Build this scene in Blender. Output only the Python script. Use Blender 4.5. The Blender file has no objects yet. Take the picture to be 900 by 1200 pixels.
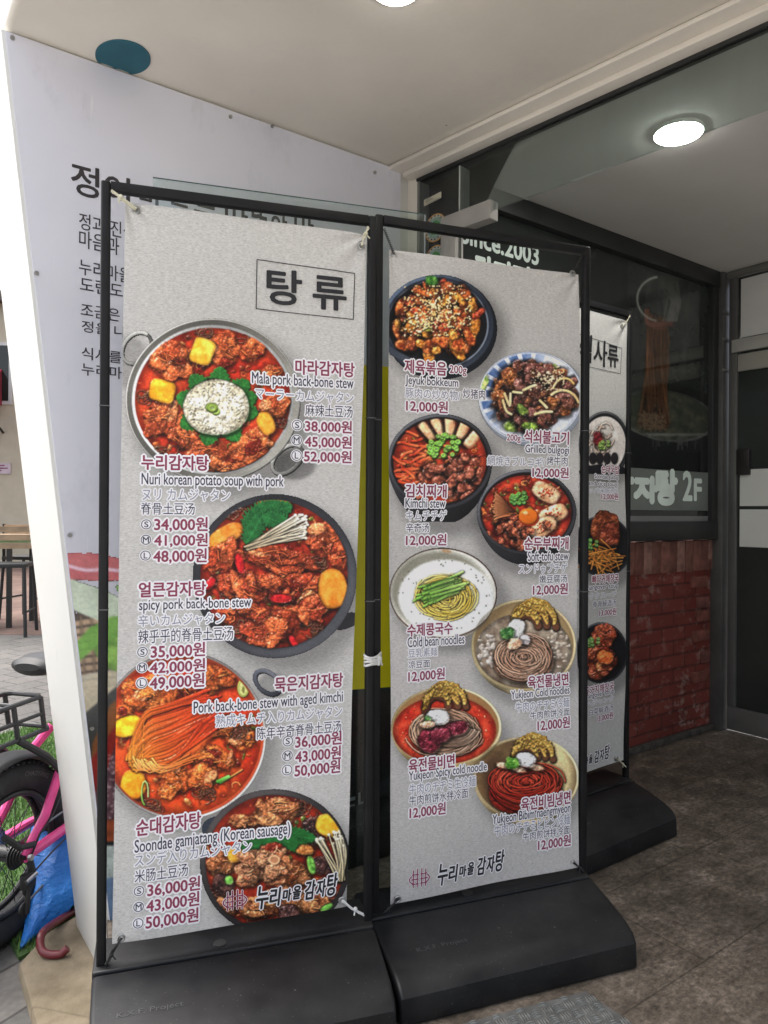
import bpy, bmesh, math, random
import numpy as np
from mathutils import Vector, Matrix, Euler

SC = bpy.context.scene
COL = SC.collection
rad = math.radians

# ------------------------------------------------------------------ camera, sky, sun, exposure
CAM_H = 1.2
FPX = 850.0                                   # focal length in pixels of the 900 x 1200 photograph
TH = rad(54)
F2 = np.array([math.cos(TH), math.sin(TH)])   # forward on the floor plan
R2 = np.array([math.sin(TH), -math.cos(TH)])  # right on the floor plan
ROLL = rad(0.35)
cr, sr = math.cos(ROLL), math.sin(ROLL)
_F = np.array([F2[0], F2[1], 0.0]); _R0 = np.array([R2[0], R2[1], 0.0]); _Z = np.array([0, 0, 1.0])
CR = _R0 * cr + _Z * sr
CU = -_R0 * sr + _Z * cr
cam = bpy.data.cameras.new('camera')
cam.sensor_fit = 'VERTICAL'; cam.sensor_height = 36.0; cam.lens = FPX / 1200 * 36
cam.clip_start = 0.02; cam.clip_end = 500
camo = bpy.data.objects.new('camera', cam); COL.objects.link(camo)
camo.matrix_world = Matrix(((CR[0], CU[0], -_F[0], 0), (CR[1], CU[1], -_F[1], 0), (CR[2], CU[2], -_F[2], CAM_H), (0, 0, 0, 1)))
SC.camera = camo

SUN_EL, SUN_AZ = rad(60), rad(128)            # direction the light comes from, angle on the floor plan
world = bpy.data.worlds.new('World'); SC.world = world; world.use_nodes = True
wn, wl = world.node_tree.nodes, world.node_tree.links
bg = wn['Background']
sky = wn.new('ShaderNodeTexSky'); sky.sky_type = 'NISHITA'; sky.sun_disc = False
sky.sun_elevation = SUN_EL; sky.sun_rotation = rad(90) - SUN_AZ
sky.air_density = 1.0; sky.dust_density = 6.0; sky.ozone_density = 1.0
hs = wn.new('ShaderNodeHueSaturation'); hs.inputs['Saturation'].default_value = 0.42
wl.new(sky.outputs[0], hs.inputs['Color']); wl.new(hs.outputs[0], bg.inputs[0])
bg.inputs[1].default_value = 0.15
sun = bpy.data.lights.new('sun', 'SUN'); sun.energy = 0.5; sun.angle = rad(25); sun.color = (1, 0.965, 0.92)
suno = bpy.data.objects.new('sun', sun); COL.objects.link(suno)
sd = Vector((math.cos(SUN_EL) * math.cos(SUN_AZ), math.cos(SUN_EL) * math.sin(SUN_AZ), math.sin(SUN_EL)))
suno.rotation_euler = sd.to_track_quat('Z', 'Y').to_euler(); suno.location = (-4, 4, 9)
SC.view_settings.view_transform = 'Standard'; SC.view_settings.look = 'None'
SC.view_settings.gamma = 1.0; SC.view_settings.use_curve_mapping = False
SC.view_settings.exposure = 1.5
SC.cycles.max_bounces = 10; SC.cycles.diffuse_bounces = 5; SC.cycles.glossy_bounces = 4
SC.cycles.transparent_max_bounces = 12; SC.cycles.transmission_bounces = 6
SC.cycles.sample_clamp_indirect = 6.0
SC.cycles.caustics_reflective = False; SC.cycles.caustics_refractive = False

# ------------------------------------------------------------------ measuring the photograph
def ray(px, py):
    dx, dy = px - 450.0, py - 600.0
    a = dx * cr + dy * sr; b = dx * sr - dy * cr
    return _F + _R0 * (a / FPX) + _Z * (b / FPX)
def ground(px, py, z=0.0):
    d = ray(px, py); t = (z - CAM_H) / d[2]
    return Vector((d[0] * t, d[1] * t, z))
def at_depth(px, py, depth):
    d = ray(px, py)
    return Vector((d[0] * depth, d[1] * depth, CAM_H + d[2] * depth))
def project(W):
    W = np.asarray(W, float); P = W - np.array([0, 0, CAM_H])
    z = P @ _F; a = P @ _R0 / z * FPX; b = P @ _Z / z * FPX
    return 450 + a * cr + b * sr, 600 + a * sr - b * cr
class Plane:
    """a vertical plane: +x runs to the right along it, +z up, -y towards the viewer"""
    def __init__(s, ox, oy, ang, oz=0.0):
        s.o = np.array([ox, oy, oz]); s.ang = ang
        s.d = np.array([math.cos(ang), math.sin(ang), 0]); s.n = np.array([-math.sin(ang), math.cos(ang), 0])
    def sz(s, px, py):
        d = ray(px, py); c0 = np.array([0, 0, CAM_H])
        t = ((s.o - c0) @ s.n) / (d @ s.n); p = c0 + d * t
        return float((p - s.o) @ s.d), float(p[2] - s.o[2])
    def world(s, S, Z, off=0.0):
        S = np.asarray(S, float); Z = np.asarray(Z, float)
        return s.o + S[..., None] * s.d + Z[..., None] * np.array([0, 0, 1.0]) - off * s.n
    def px(s, S, Z): return project(s.world(S, Z))
    def mat(s): return Matrix.Translation(Vector(s.o)) @ Matrix.Rotation(s.ang, 4, 'Z')
def campt(x, z): return np.array([R2[0] * x + F2[0] * z, R2[1] * x + F2[1] * z])
def plane_cam(p0, p1):
    a, b = campt(*p0), campt(*p1); d = b - a
    return Plane(a[0], a[1], math.atan2(d[1], d[0]))

# ------------------------------------------------------------------ materials
def lin(c):
    c = np.asarray(c, float) / 255.0
    return np.where(c <= 0.04045, c / 12.92, ((c + 0.055) / 1.055) ** 2.4)
def L4(r, g, b): return tuple(lin((r, g, b))) + (1.0,)
class NT:
    def __init__(s, name):
        s.m = bpy.data.materials.new(name); s.m.use_nodes = True
        s.t = s.m.node_tree; s.b = s.t.nodes['Principled BSDF']; s.out = s.t.nodes['Material Output']
        s.tc = None
    def n(s, kind, **kw):
        x = s.t.nodes.new('ShaderNode' + kind)
        for k, v in kw.items():
            if k.startswith('_'): setattr(x, k[1:], v)
            else: x.inputs[k.replace('__', ' ')].default_value = v
        return x
    def l(s, a, b): s.t.links.new(a, b)
    def coord(s, scale=(1, 1, 1), rot=(0, 0, 0), loc=(0, 0, 0)):
        if s.tc is None: s.tc = s.n('TexCoord')
        mp = s.n('Mapping'); mp.inputs['Scale'].default_value = scale; mp.inputs['Rotation'].default_value = rot; mp.inputs['Location'].default_value = loc
        s.l(s.tc.outputs['Object'], mp.inputs[0]); return mp.outputs[0]
    def noise(s, scale, detail=4, vec=None, rough=0.55):
        x = s.n('TexNoise'); x.inputs['Scale'].default_value = scale; x.inputs['Detail'].default_value = detail; x.inputs['Roughness'].default_value = rough
        s.l(vec if vec is not None else s.coord(), x.inputs['Vector']); return x.outputs[0]
    def ramp(s, fac, stops):
        x = s.n('ValToRGB'); e = x.color_ramp.elements
        while len(e) > 1: e.remove(e[-1])
        for i, (p, c) in enumerate(stops):
            k = e[0] if i == 0 else e.new(p)
            k.position = p; k.color = c if len(c) == 4 else tuple(c) + (1,)
        s.l(fac, x.inputs[0]); return x.outputs[0]
    def mix(s, a, b, fac, mode='MIX'):
        x = s.n('Mix', _data_type='RGBA', _blend_type=mode)
        for v, i in ((fac, 0), (a, 6), (b, 7)):
            if hasattr(v, 'links') or hasattr(v, 'is_output'): s.l(v, x.inputs[i])
            else: x.inputs[i].default_value = v
        return x.outputs[2]
    def bump(s, h, strength=0.2, dist=0.01):
        x = s.n('Bump'); x.inputs['Strength'].default_value = strength; x.inputs['Distance'].default_value = dist
        s.l(h, x.inputs['Height']); s.l(x.outputs[0], s.b.inputs['Normal'])
    def base(s, c):
        if hasattr(c, 'is_output'): s.l(c, s.b.inputs['Base Color'])
        else: s.b.inputs['Base Color'].default_value = c
    def set(s, rough=0.5, metal=0.0, spec=0.5):
        s.b.inputs['Roughness'].default_value = rough; s.b.inputs['Metallic'].default_value = metal
        s.b.inputs['Specular IOR Level'].default_value = spec
def gray(v): return (v, v, v, 1)
def scale_c(c, k): return (c[0] * k, c[1] * k, c[2] * k, 1)
_mats = {}
def paint(name, c, rough=0.5, metal=0.0, var=0.12, scale=6.0, spec=0.5, bump=0.0, fine=60):
    if name in _mats: return _mats[name]
    t = NT(name); t.set(rough, metal, spec)
    n1 = t.noise(scale, 5)
    t.base(t.ramp(n1, [(0.3, scale_c(c, 1 - var)), (0.7, scale_c(c, 1 + var))]))
    if bump: t.bump(t.noise(fine, 4), bump, 0.004)
    _mats[name] = t.m; return t.m
def attr_mat(name, rough=0.45, spec=0.3, grain=0.0):
    if name in _mats: return _mats[name]
    t = NT(name); t.set(rough, 0, spec)
    a = t.n('Attribute', _attribute_name='print')
    t.base(a.outputs['Color'])
    _mats[name] = t.m; return t.m
def emit(name, c, k):
    t = NT(name); t.b.inputs['Emission Color'].default_value = c; t.b.inputs['Emission Strength'].default_value = k
    t.base((0.8, 0.8, 0.8, 1)); return t.m
def glass(name, tint, refl=1.0, rough=0.0, dirt=0.0):
    t = NT(name); nt = t.t
    tr = t.n('BsdfTransparent'); tr.inputs[0].default_value = tint
    gl = t.n('BsdfGlossy'); gl.inputs['Roughness'].default_value = rough; gl.inputs['Color'].default_value = gray(1)
    fr = t.n('Fresnel'); fr.inputs[0].default_value = 1.45
    mu = t.n('Math', _operation='MULTIPLY'); mu.inputs[1].default_value = refl
    t.l(fr.outputs[0], mu.inputs[0])
    ms = t.n('MixShader'); t.l(mu.outputs[0], ms.inputs[0]); t.l(tr.outputs[0], ms.inputs[1]); t.l(gl.outputs[0], ms.inputs[2])
    last = ms.outputs[0]
    if dirt:
        df = t.n('BsdfDiffuse'); df.inputs[0].default_value = (0.6, 0.62, 0.6, 1)
        m2 = t.n('MixShader'); f = t.ramp(t.noise(7, 6, t.coord((3, 3, 0.7))), [(0.42, gray(dirt * 0.25)), (0.75, gray(dirt))])
        t.l(f, m2.inputs[0]); t.l(last, m2.inputs[1]); t.l(df.outputs[0], m2.inputs[2]); last = m2.outputs[0]
    t.l(last, t.out.inputs[0]); return t.m

# ------------------------------------------------------------------ mesh building
class MB:
    def __init__(s): s.v = []; s.f = []; s.mi = []
    def add(s, vs, fs, mi=0):
        o = len(s.v); s.v += [tuple(map(float, p)) for p in vs]
        s.f += [tuple(i + o for i in f) for f in fs]; s.mi += [mi] * len(fs); return s
    def box(s, x0, x1, y0, y1, z0, z1, mi=0):
        vs = [(x0, y0, z0), (x1, y0, z0), (x1, y1, z0), (x0, y1, z0), (x0, y0, z1), (x1, y0, z1), (x1, y1, z1), (x0, y1, z1)]
        return s.add(vs, [(0, 3, 2, 1), (4, 5, 6, 7), (0, 1, 5, 4), (1, 2, 6, 5), (2, 3, 7, 6), (3, 0, 4, 7)], mi)
    def prism(s, poly, z0, z1, mi=0):
        n = len(poly)
        vs = [(x, y, z0) for x, y in poly] + [(x, y, z1) for x, y in poly]
        fs = [tuple(range(n - 1, -1, -1)), tuple(range(n, 2 * n))] + [(i, (i + 1) % n, n + (i + 1) % n, n + i) for i in range(n)]
        return s.add(vs, fs, mi)
    def prism_y(s, poly, y0, y1, mi=0):
        n = len(poly)
        vs = [(x, y0, z) for x, z in poly] + [(x, y1, z) for x, z in poly]
        fs = [tuple(range(n)), tuple(range(2 * n - 1, n - 1, -1))] + [(i, n + i, n + (i + 1) % n, (i + 1) % n) for i in range(n)]
        return s.add(vs, fs, mi)
    def tube(s, pts, r, k=8, mi=0, closed=False, r1=None):
        pts = [Vector(p) for p in pts]; n = len(pts); o = len(s.v); up = None; rings = []
        for i, p in enumerate(pts):
            if closed: t = pts[(i + 1) % n] - pts[i - 1]
            else: t = pts[min(i + 1, n - 1)] - pts[max(i - 1, 0)]
            t.normalize()
            if up is None:
                up = Vector((0, 0, 1)) if abs(t.z) < 0.9 else Vector((1, 0, 0))
            x = up - t * up.dot(t)
            if x.length < 1e-5: x = t.orthogonal()
            x.normalize(); y = t.cross(x); up = x
            rr = r if r1 is None else r + (r1 - r) * i / max(1, n - 1)
            rings.append([p + (x * math.cos(2 * math.pi * j / k) + y * math.sin(2 * math.pi * j / k)) * rr for j in range(k)])
        vs = [q for g in rings for q in g]; fs = []
        for i in range(n if closed else n - 1):
            a, b = i * k, ((i + 1) % n) * k
            for j in range(k): fs.append((a + j, a + (j + 1) % k, b + (j + 1) % k, b + j))
        if not closed: fs += [tuple(range(k - 1, -1, -1)), tuple(range((n - 1) * k, n * k))]
        return s.add(vs, fs, mi)
    def disc(s, c, r, axis, h, k=24, mi=0, r1=None):
        ax = Vector(axis).normalized(); c = Vector(c)
        return s.tube([c - ax * h / 2, c + ax * h / 2], r, k, mi, r1=r1)
    def torus(s, c, R, r, axis, K=40, k=10, mi=0):
        ax = Vector(axis).normalized(); x = ax.orthogonal().normalized(); y = ax.cross(x); c = Vector(c)
        return s.tube([c + (x * math.cos(2 * math.pi * i / K) + y * math.sin(2 * math.pi * i / K)) * R for i in range(K)], r, k, mi, closed=True)
    def ball(s, c, rx, ry, rz, n=10, m=14, mi=0):
        vs = []; fs = []
        for i in range(n + 1):
            a = math.pi * i / n
            for j in range(m):
                b = 2 * math.pi * j / m
                vs.append((c[0] + rx * math.sin(a) * math.cos(b), c[1] + ry * math.sin(a) * math.sin(b), c[2] + rz * math.cos(a)))
        for i in range(n):
            for j in range(m): fs.append((i * m + j, (i + 1) * m + j, (i + 1) * m + (j + 1) % m, i * m + (j + 1) % m))
        return s.add(vs, fs, mi)
    def build(s, name, mats, parent=None, bevel=0.0, smooth=False, seg=2, angle=40, mw=None):
        me = bpy.data.meshes.new(name); me.from_pydata(s.v, [], s.f)
        if not isinstance(mats, (list, tuple)): mats = [mats]
        for m in mats: me.materials.append(m)
        me.polygons.foreach_set('material_index', s.mi)
        bm = bmesh.new(); bm.from_mesh(me)
        bmesh.ops.recalc_face_normals(bm, faces=bm.faces)
        if bevel:
            es = [e for e in bm.edges if len(e.link_faces) == 2 and e.calc_face_angle(0) > rad(angle)]
            bmesh.ops.bevel(bm, geom=es, offset=bevel, segments=seg, profile=0.5, affect='EDGES', clamp_overlap=True)
        if smooth or bevel:
            for f in bm.faces: f.smooth = True
            for e in bm.edges:
                if len(e.link_faces) == 2 and e.calc_face_angle(0) > rad(32): e.smooth = False
        bm.to_mesh(me); bm.free()
        o = bpy.data.objects.new(name, me); COL.objects.link(o)
        if parent: o.parent = parent
        if mw is not None: o.matrix_world = mw
        return o
def tag(o, label=None, cat=None, group=None, kind=None):
    if label: o['label'] = label
    if cat: o['category'] = cat
    if group: o['group'] = group
    if kind: o['kind'] = kind
    return o
def empty(name, mw, label=None, cat=None, group=None):
    o = bpy.data.objects.new(name, None); COL.objects.link(o); o.matrix_world = mw
    o.empty_display_size = 0.1
    return tag(o, label, cat, group)

# ------------------------------------------------------------------ lettering
_glyphs = {}
TMP = bpy.data.scenes.new('lettering')
def text_mesh(body, gap=1.0):
    c = bpy.data.curves.new('t', 'FONT'); c.body = body; c.size = 1.0; c.resolution_u = 3; c.space_line = gap
    o = bpy.data.objects.new('t', c); TMP.collection.objects.link(o)
    with bpy.context.temp_override(scene=TMP, view_layer=TMP.view_layers[0]):
        dg = bpy.context.evaluated_depsgraph_get(); dg.update()
        m = bpy.data.meshes.new_from_object(o.evaluated_get(dg))
    bpy.data.objects.remove(o); bpy.data.curves.remove(c)
    V = np.zeros(len(m.vertices) * 3); m.vertices.foreach_get('co', V); V = V.reshape(-1, 3)[:, :2].copy()
    Fc = [tuple(p.vertices) for p in m.polygons]
    bpy.data.meshes.remove(m); return V, Fc
def store(txt, V, Fc):
    cnt = {}
    for f in Fc:
        for i in range(len(f)):
            a, b = f[i], f[(i + 1) % len(f)]; k = (min(a, b), max(a, b)); cnt[k] = cnt.get(k, 0) + 1
    _glyphs[txt] = (V, Fc, [k for k, n in cnt.items() if n == 1])
def preload(texts):
    """all lines in one text object, far apart, then split by height"""
    V, Fc = text_mesh('\n'.join(texts), 4.0)
    line = np.clip(np.floor(-(V[:, 1] - 2.2) / 4.0).astype(int), 0, len(texts) - 1)
    sel = [[] for _ in texts]
    for f in Fc: sel[line[f[0]]].append(f)
    for k, t in enumerate(texts):
        ids = sorted({i for f in sel[k] for i in f}); mp = {i: n for n, i in enumerate(ids)}
        store(t, V[ids] if ids else np.zeros((0, 2)), [tuple(mp[i] for i in f) for f in sel[k]])
def glyph_run(txt):
    if txt not in _glyphs: store(txt, *text_mesh(txt))
    return _glyphs[txt]
_rng = random.Random(5)
def ribbons(mb, P, E, w, off, mi, jit=0.00012):
    for a, b in E:
        p, q = P[a], P[b]; d = q - p; l = float(np.hypot(*d))
        if l < 1e-7: continue
        d = d / l; n = np.array([-d[1], d[0]]) * w; e = d * w * 0.8
        y = -(off + _rng.random() * jit)
        c = [p - e * 0.4 - n * 0.75, p - e - n * 0.0, p - e * 0.4 + n * 0.75, p + n, q + n, q + e * 0.4 + n * 0.75, q + e, q + e * 0.4 - n * 0.75, q - n, p - n]
        c = [c[0], c[1], c[2], c[3], c[4], c[5], c[6], c[7], c[8], c[9]]
        mb.add([(u[0], y, u[1]) for u in c], [tuple(range(9, -1, -1))], mi)
def letters(mb, txt, s0, s1, z0, z1, off, mi, bold=0.0, halo=0.0, halo_mi=0, skew=0.0, keep=False):
    """fills the box s0..s1 x z0..z1 of a plane with a line of text (local x = s, z = up, towards the viewer = -y)"""
    V, Fc, E = glyph_run(txt)
    if len(V) == 0: return
    lo, hi = V.min(0), V.max(0); k = np.array([(s1 - s0) / (hi[0] - lo[0]), (z1 - z0) / (hi[1] - lo[1])])
    P = (V - lo) * k + np.array([s0, z0])
    if skew: P[:, 0] += (P[:, 1] - z0) * skew
    mb.add([(p[0], -off, p[1]) for p in P], [tuple(reversed(f)) for f in Fc], mi)
    if bold: ribbons(mb, P, E, bold, off - 0.00014, mi)
    if halo: ribbons(mb, P, E, halo, off - 0.00040, halo_mi)
def build_flat(mb, name, mats, parent=None, mw=None, label=None):
    me = bpy.data.meshes.new(name); me.from_pydata(mb.v, [], mb.f)
    for m in mats: me.materials.append(m)
    me.polygons.foreach_set('material_index', mb.mi)
    o = bpy.data.objects.new(name, me); COL.objects.link(o)
    if parent: o.parent = parent
    if mw is not None: o.matrix_world = mw
    if label: o['label'] = label
    return o
preload(['정', '이', '바', '르', '는', '따', '뜻', '한', '맛', '정과 진심을', '마음과 마음', '누리마을의', '도란도란', '조금은 각박', '정을 나누며', '식사를 넘는', '누리마을감', '탕', '감', '자', '2', 'F', 'Since.2003', 'K.X.F. Project', '류', '마라감자탕', 'Mala pork back-bone stew', 'マーラーカムジャタン', '麻辣土豆汤', '38,000원', '45,000원', '52,000원', 'S', 'M', 'L', '누리감자탕', 'Nuri korean potato soup with pork', 'ヌリ カムジャタン', '脊骨土豆汤', '34,000원', '41,000원', '48,000원', '얼큰감자탕', 'spicy pork back-bone stew', '辛いカムジャタン', '辣乎乎的脊骨土豆汤', '35,000원', '42,000원', '49,000원', '묵은지감자탕', 'Pork back-bone stew with aged kimchi', '熟成キムチ入りカムジャタン', '陈年辛奇脊骨土豆汤', '36,000원', '43,000원', '50,000원', '순대감자탕', 'Soondae gamjatang (Korean sausage)', 'スンデ入りカムジャタン', '米肠土豆汤', '누', '리', '마', '을', '제육볶음', '200g', 'Jeyuk bokkeum', '豚肉の炒め物/', '炒猪肉', '12,000원', '석쇠불고기', 'Grilled bulgogi', '網焼きブルコギ/', '烤牛肉', '김치찌개', 'Kimchi stew', 'キムチチゲ', '辛奇汤', '순두부찌개', 'Soft-tofu stew', 'スンドゥブチゲ', '嫩豆腐汤', '수제콩국수', 'Cold bean noodles', '豆乳素麺', '凉豆面', '육전물냉면', 'Yukjeon Cold noodles', '牛肉のチヂミ冷麺', '牛肉煎饼冷面', '육전물비면', 'Yukjeon Spicy cold noodle', '牛肉のチヂミ生冷麺', '牛肉煎饼水拌冷面', '육전비빔냉면', 'Yukjeon Bibim naengmyeon', '牛肉のチヂミビビン冷麺', '牛肉煎饼拌冷面', '식', '사', '순대국밥', 'Soondae gukbap', '(Sausage and rice soup)', 'スンデクッパ/米肠汤饭', '뼈다귀해장국', 'Bone and hangover soup', 'ヘジャンククスープ', '脊骨解酒汤', '13,000원', '우거지해장국', 'Cabbage hangover soup', 'ウゴジヘジャンク', '白菜解酒汤', 'CHAOYANG'])
# ------------------------------------------------------------------ printed pictures, painted as arrays in the photograph's pixels
def _lat(seed, n=64): return np.random.RandomState(seed).rand(n, n)
_lats = {}
def vnoise(X, Y, scale, seed):
    if seed not in _lats: _lats[seed] = _lat(seed).astype(np.float32).ravel()
    g = _lats[seed]; k = np.float32(1.0 / scale)
    x, y = X.astype(np.float32) * k, Y.astype(np.float32) * k
    fx, fy = np.floor(x), np.floor(y); xi = fx.astype(np.int32); yi = fy.astype(np.int32)
    fx = x - fx; fy = y - fy; fx *= fx * (3 - 2 * fx); fy *= fy * (3 - 2 * fy)
    x0 = xi & 63; x1 = (xi + 1) & 63; y0 = (yi & 63) << 6; y1 = ((yi + 1) & 63) << 6
    a = g.take(y0 | x0); a += (g.take(y0 | x1) - a) * fx; c = g.take(y1 | x0); c += (g.take(y1 | x1) - c) * fx
    return a + (c - a) * fy
def fbm(X, Y, scale, seed, o=3):
    t = 0; a = 1; s = 0
    for i in range(o):
        t = t + a * vnoise(X, Y, scale / 2 ** i, seed + 17 * i); s += a; a *= 0.55
    return t / s
def sm(x, a, b):
    t = np.clip((x - a) / (b - a), 0, 1); return t * t * (3 - 2 * t)
def blur(A, r):
    if r < 1: return A
    k = np.ones(2 * r + 1) / (2 * r + 1)
    A = np.apply_along_axis(lambda v: np.convolve(np.pad(v, r, 'edge'), k, 'valid'), 0, A)
    return np.apply_along_axis(lambda v: np.convolve(np.pad(v, r, 'edge'), k, 'valid'), 1, A)
def spl(pts):
    P = np.array(pts, float)
    if len(P) < 3 or len(P) > 8: return P
    t = np.linspace(0, len(P) - 1, 3 * (len(P) - 1) + 1); i = np.clip(t.astype(int), 0, len(P) - 2); f = (t - i)[:, None]
    p0, p1, p2, p3 = P[np.maximum(i - 1, 0)], P[i], P[i + 1], P[np.minimum(i + 2, len(P) - 1)]
    return 0.5 * (2 * p1 + (p2 - p0) * f + (2 * p0 - 5 * p1 + 4 * p2 - p3) * f ** 2 + (3 * p1 - p0 - 3 * p2 + p3) * f ** 3)
class Art:
    S = 2.4
    def __init__(s, x0, y0, x1, y1):
        s.x0, s.y0 = x0, y0
        s.nx, s.ny = int((x1 - x0) * s.S), int((y1 - y0) * s.S)
        s.X, s.Y = np.meshgrid(x0 + np.arange(s.nx) / s.S, y0 + np.arange(s.ny) / s.S)
        s.rgb = np.zeros((s.ny, s.nx, 3)); s.a = np.zeros((s.ny, s.nx)); s.h = np.zeros((s.ny, s.nx)); s.g = np.zeros((s.ny, s.nx))
        s.k = 0; s.clip = None
    def sl(s, cx, cy, r):
        i0, i1 = int((cy - r - s.y0) * s.S), int((cy + r - s.y0) * s.S) + 2
        j0, j1 = int((cx - r - s.x0) * s.S), int((cx + r - s.x0) * s.S) + 2
        return slice(max(0, i0), max(0, min(s.ny, i1))), slice(max(0, j0), max(0, min(s.nx, j1)))
    def clipto(s, cx, cy, rx, ry):
        s.clip = None if cx is None else np.clip((1 - np.hypot((s.X - cx) / rx, (s.Y - cy) / ry)) * min(rx, ry) / 1.2 + 0.5, 0, 1)
    def put(s, sl, m, col, h=None, g=None, alpha=True):
        if s.clip is not None: m = m * s.clip[sl]
        c = np.asarray(col, float)
        if c.ndim == 1: c = c[None, None, :]
        s.rgb[sl] = s.rgb[sl] * (1 - m[..., None]) + c * m[..., None]
        if alpha: s.a[sl] = np.maximum(s.a[sl], m)
        if h is not None: s.h[sl] = s.h[sl] * (1 - m) + h * m
        if g is not None: s.g[sl] = s.g[sl] * (1 - m) + g * m
    def uv(s, sl, cx, cy, rx, ry, ang):
        dx, dy = s.X[sl] - cx, s.Y[sl] - cy; c, q = math.cos(rad(ang)), math.sin(rad(ang))
        return (dx * c + dy * q) / rx, (-dx * q + dy * c) / ry
    def seed(s): s.k += 1; return 1000 + s.k * 37 + int(s.x0) * 3 + int(s.y0)
    # flat ellipse
    def ell(s, cx, cy, rx, ry, col, ang=0, h=0.0, g=0.0, soft=0.7, var=0.0, dome=0.0, alpha=True, op=1.0):
        R = max(rx, ry) + 3; sl = s.sl(cx, cy, R)
        if s.X[sl].size == 0: return
        u, v = s.uv(sl, cx, cy, rx, ry, ang); r = np.hypot(u, v)
        m = np.clip((1 - r) * min(rx, ry) / soft + 0.5, 0, 1) * op
        if soft > 2: alpha = False
        c = np.asarray(col, float)[None, None, :]
        if var: c = c * (1 - var + 2 * var * fbm(s.X[sl], s.Y[sl], 7, s.seed()))[..., None]
        s.put(sl, m, c, h + dome * np.sqrt(np.clip(1 - r * r, 0, 1)), g, alpha)
    # ring shaded like turned metal or black iron
    def ring(s, cx, cy, rx, ry, w, c0, c1, h=1.0, g=0.4, la=-2.2):
        R = max(rx, ry) + 3; sl = s.sl(cx, cy, R)
        u, v = s.uv(sl, cx, cy, rx, ry, 0); r = np.hypot(u, v); q = min(rx, ry)
        m = np.clip((1 - r) * q / 0.7 + 0.5, 0, 1) * np.clip((r - (1 - w / q)) * q / 0.7 + 0.5, 0, 1)
        th = np.arctan2(v, u); k = 0.5 + 0.5 * np.cos(2 * (th - la)); k = 0.35 * k + 0.65 * (0.5 + 0.5 * np.cos(th - la))
        t = np.clip((r - (1 - w / q)) / (w / q), 0, 1); k = np.clip(k * (0.75 + 0.5 * np.sin(t * math.pi)), 0, 1)
        s.put(sl, m, np.asarray(c0, float) * (1 - k)[..., None] + np.asarray(c1, float) * k[..., None], h, g)
    def broth(s, cx, cy, rx, ry, c0, c1, g=0.5, sc=16):
        R = max(rx, ry) + 3; sl = s.sl(cx, cy, R); u, v = s.uv(sl, cx, cy, rx, ry, 0); r = np.hypot(u, v)
        m = np.clip((1 - r) * min(rx, ry) / 0.7 + 0.5, 0, 1)
        k = np.clip(fbm(s.X[sl], s.Y[sl], sc, s.seed(), 4) * 1.8 - 0.45, 0, 1)
        c = np.asarray(c0, float) * (1 - k)[..., None] + np.asarray(c1, float) * k[..., None]
        oil = fbm(s.X[sl], s.Y[sl], 3.2, s.seed(), 2); c = c * (0.88 + 0.24 * oil)[..., None]
        c = c * (1 - 0.35 * sm(r, 0.86, 1.0))[..., None]
        s.put(sl, m, c, 0.3 * oil, g)
    # irregular lump (meat, potato, tofu)
    def chunk(s, cx, cy, rx, ry, ang, c0, c1, hgt=6, rough=1.2, irr=0.55, p=2.4, g=0.5, base=1.0, sc=None, ao=0.55):
        R = max(rx, ry) * 1.5 + 4; sl = s.sl(cx, cy, R)
        if s.X[sl].size == 0: return
        sd = s.seed(); X, Y = s.X[sl], s.Y[sl]; q = min(rx, ry); sc = sc or 3.2
        u, v = s.uv(sl, cx, cy, rx, ry, ang)
        n = fbm(X, Y, max(3.0, q * 0.95), sd, 4) - 0.5
        r = (np.abs(u) ** p + np.abs(v) ** p) ** (1 / p) + n * irr
        r2 = (np.abs(u - 1.6 / rx) ** p + np.abs(v - 2.2 / ry) ** p) ** (1 / p) + n * irr
        sh = np.clip(1 - (r2 - 1) * q / 3.0, 0, 1) * (r > 1)
        if s.clip is not None: sh = sh * s.clip[sl]
        s.rgb[sl] *= (1 - ao * sh)[..., None]
        m = np.clip((1 - r) * q / 1.3 + 0.45, 0, 1)
        d = np.clip(1 - r, 0, 1); fine = fbm(X, Y, sc, sd + 5, 3) - 0.5; mid = fbm(X, Y, q * 0.5 + 1, sd + 9, 3)
        fib = 1 - np.abs(2 * fbm(X + 2 * mid, Y, max(2.6, q * 0.42), sd + 21, 3) - 1)
        big = min(1.0, rough)
        k = np.clip((mid - 0.5) * 2.2 + 0.5 + fine * 1.1 - (fib > 0.93) * 0.25 * big, 0, 1)
        c = np.asarray(c0, float) * (1 - k)[..., None] + np.asarray(c1, float) * k[..., None]
        c = c * (0.78 + 0.3 * np.sqrt(sm(d, 0, 0.3)) + 0.45 * fine * big)[..., None]
        s.put(sl, m, c, base + hgt * np.sqrt(np.clip(d * 1.4, 0, 1)) + (mid - 0.5) * hgt * 1.5 * big + fine * rough * 3.2 - fib ** 6 * hgt * 0.42 * big, g)
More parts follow.
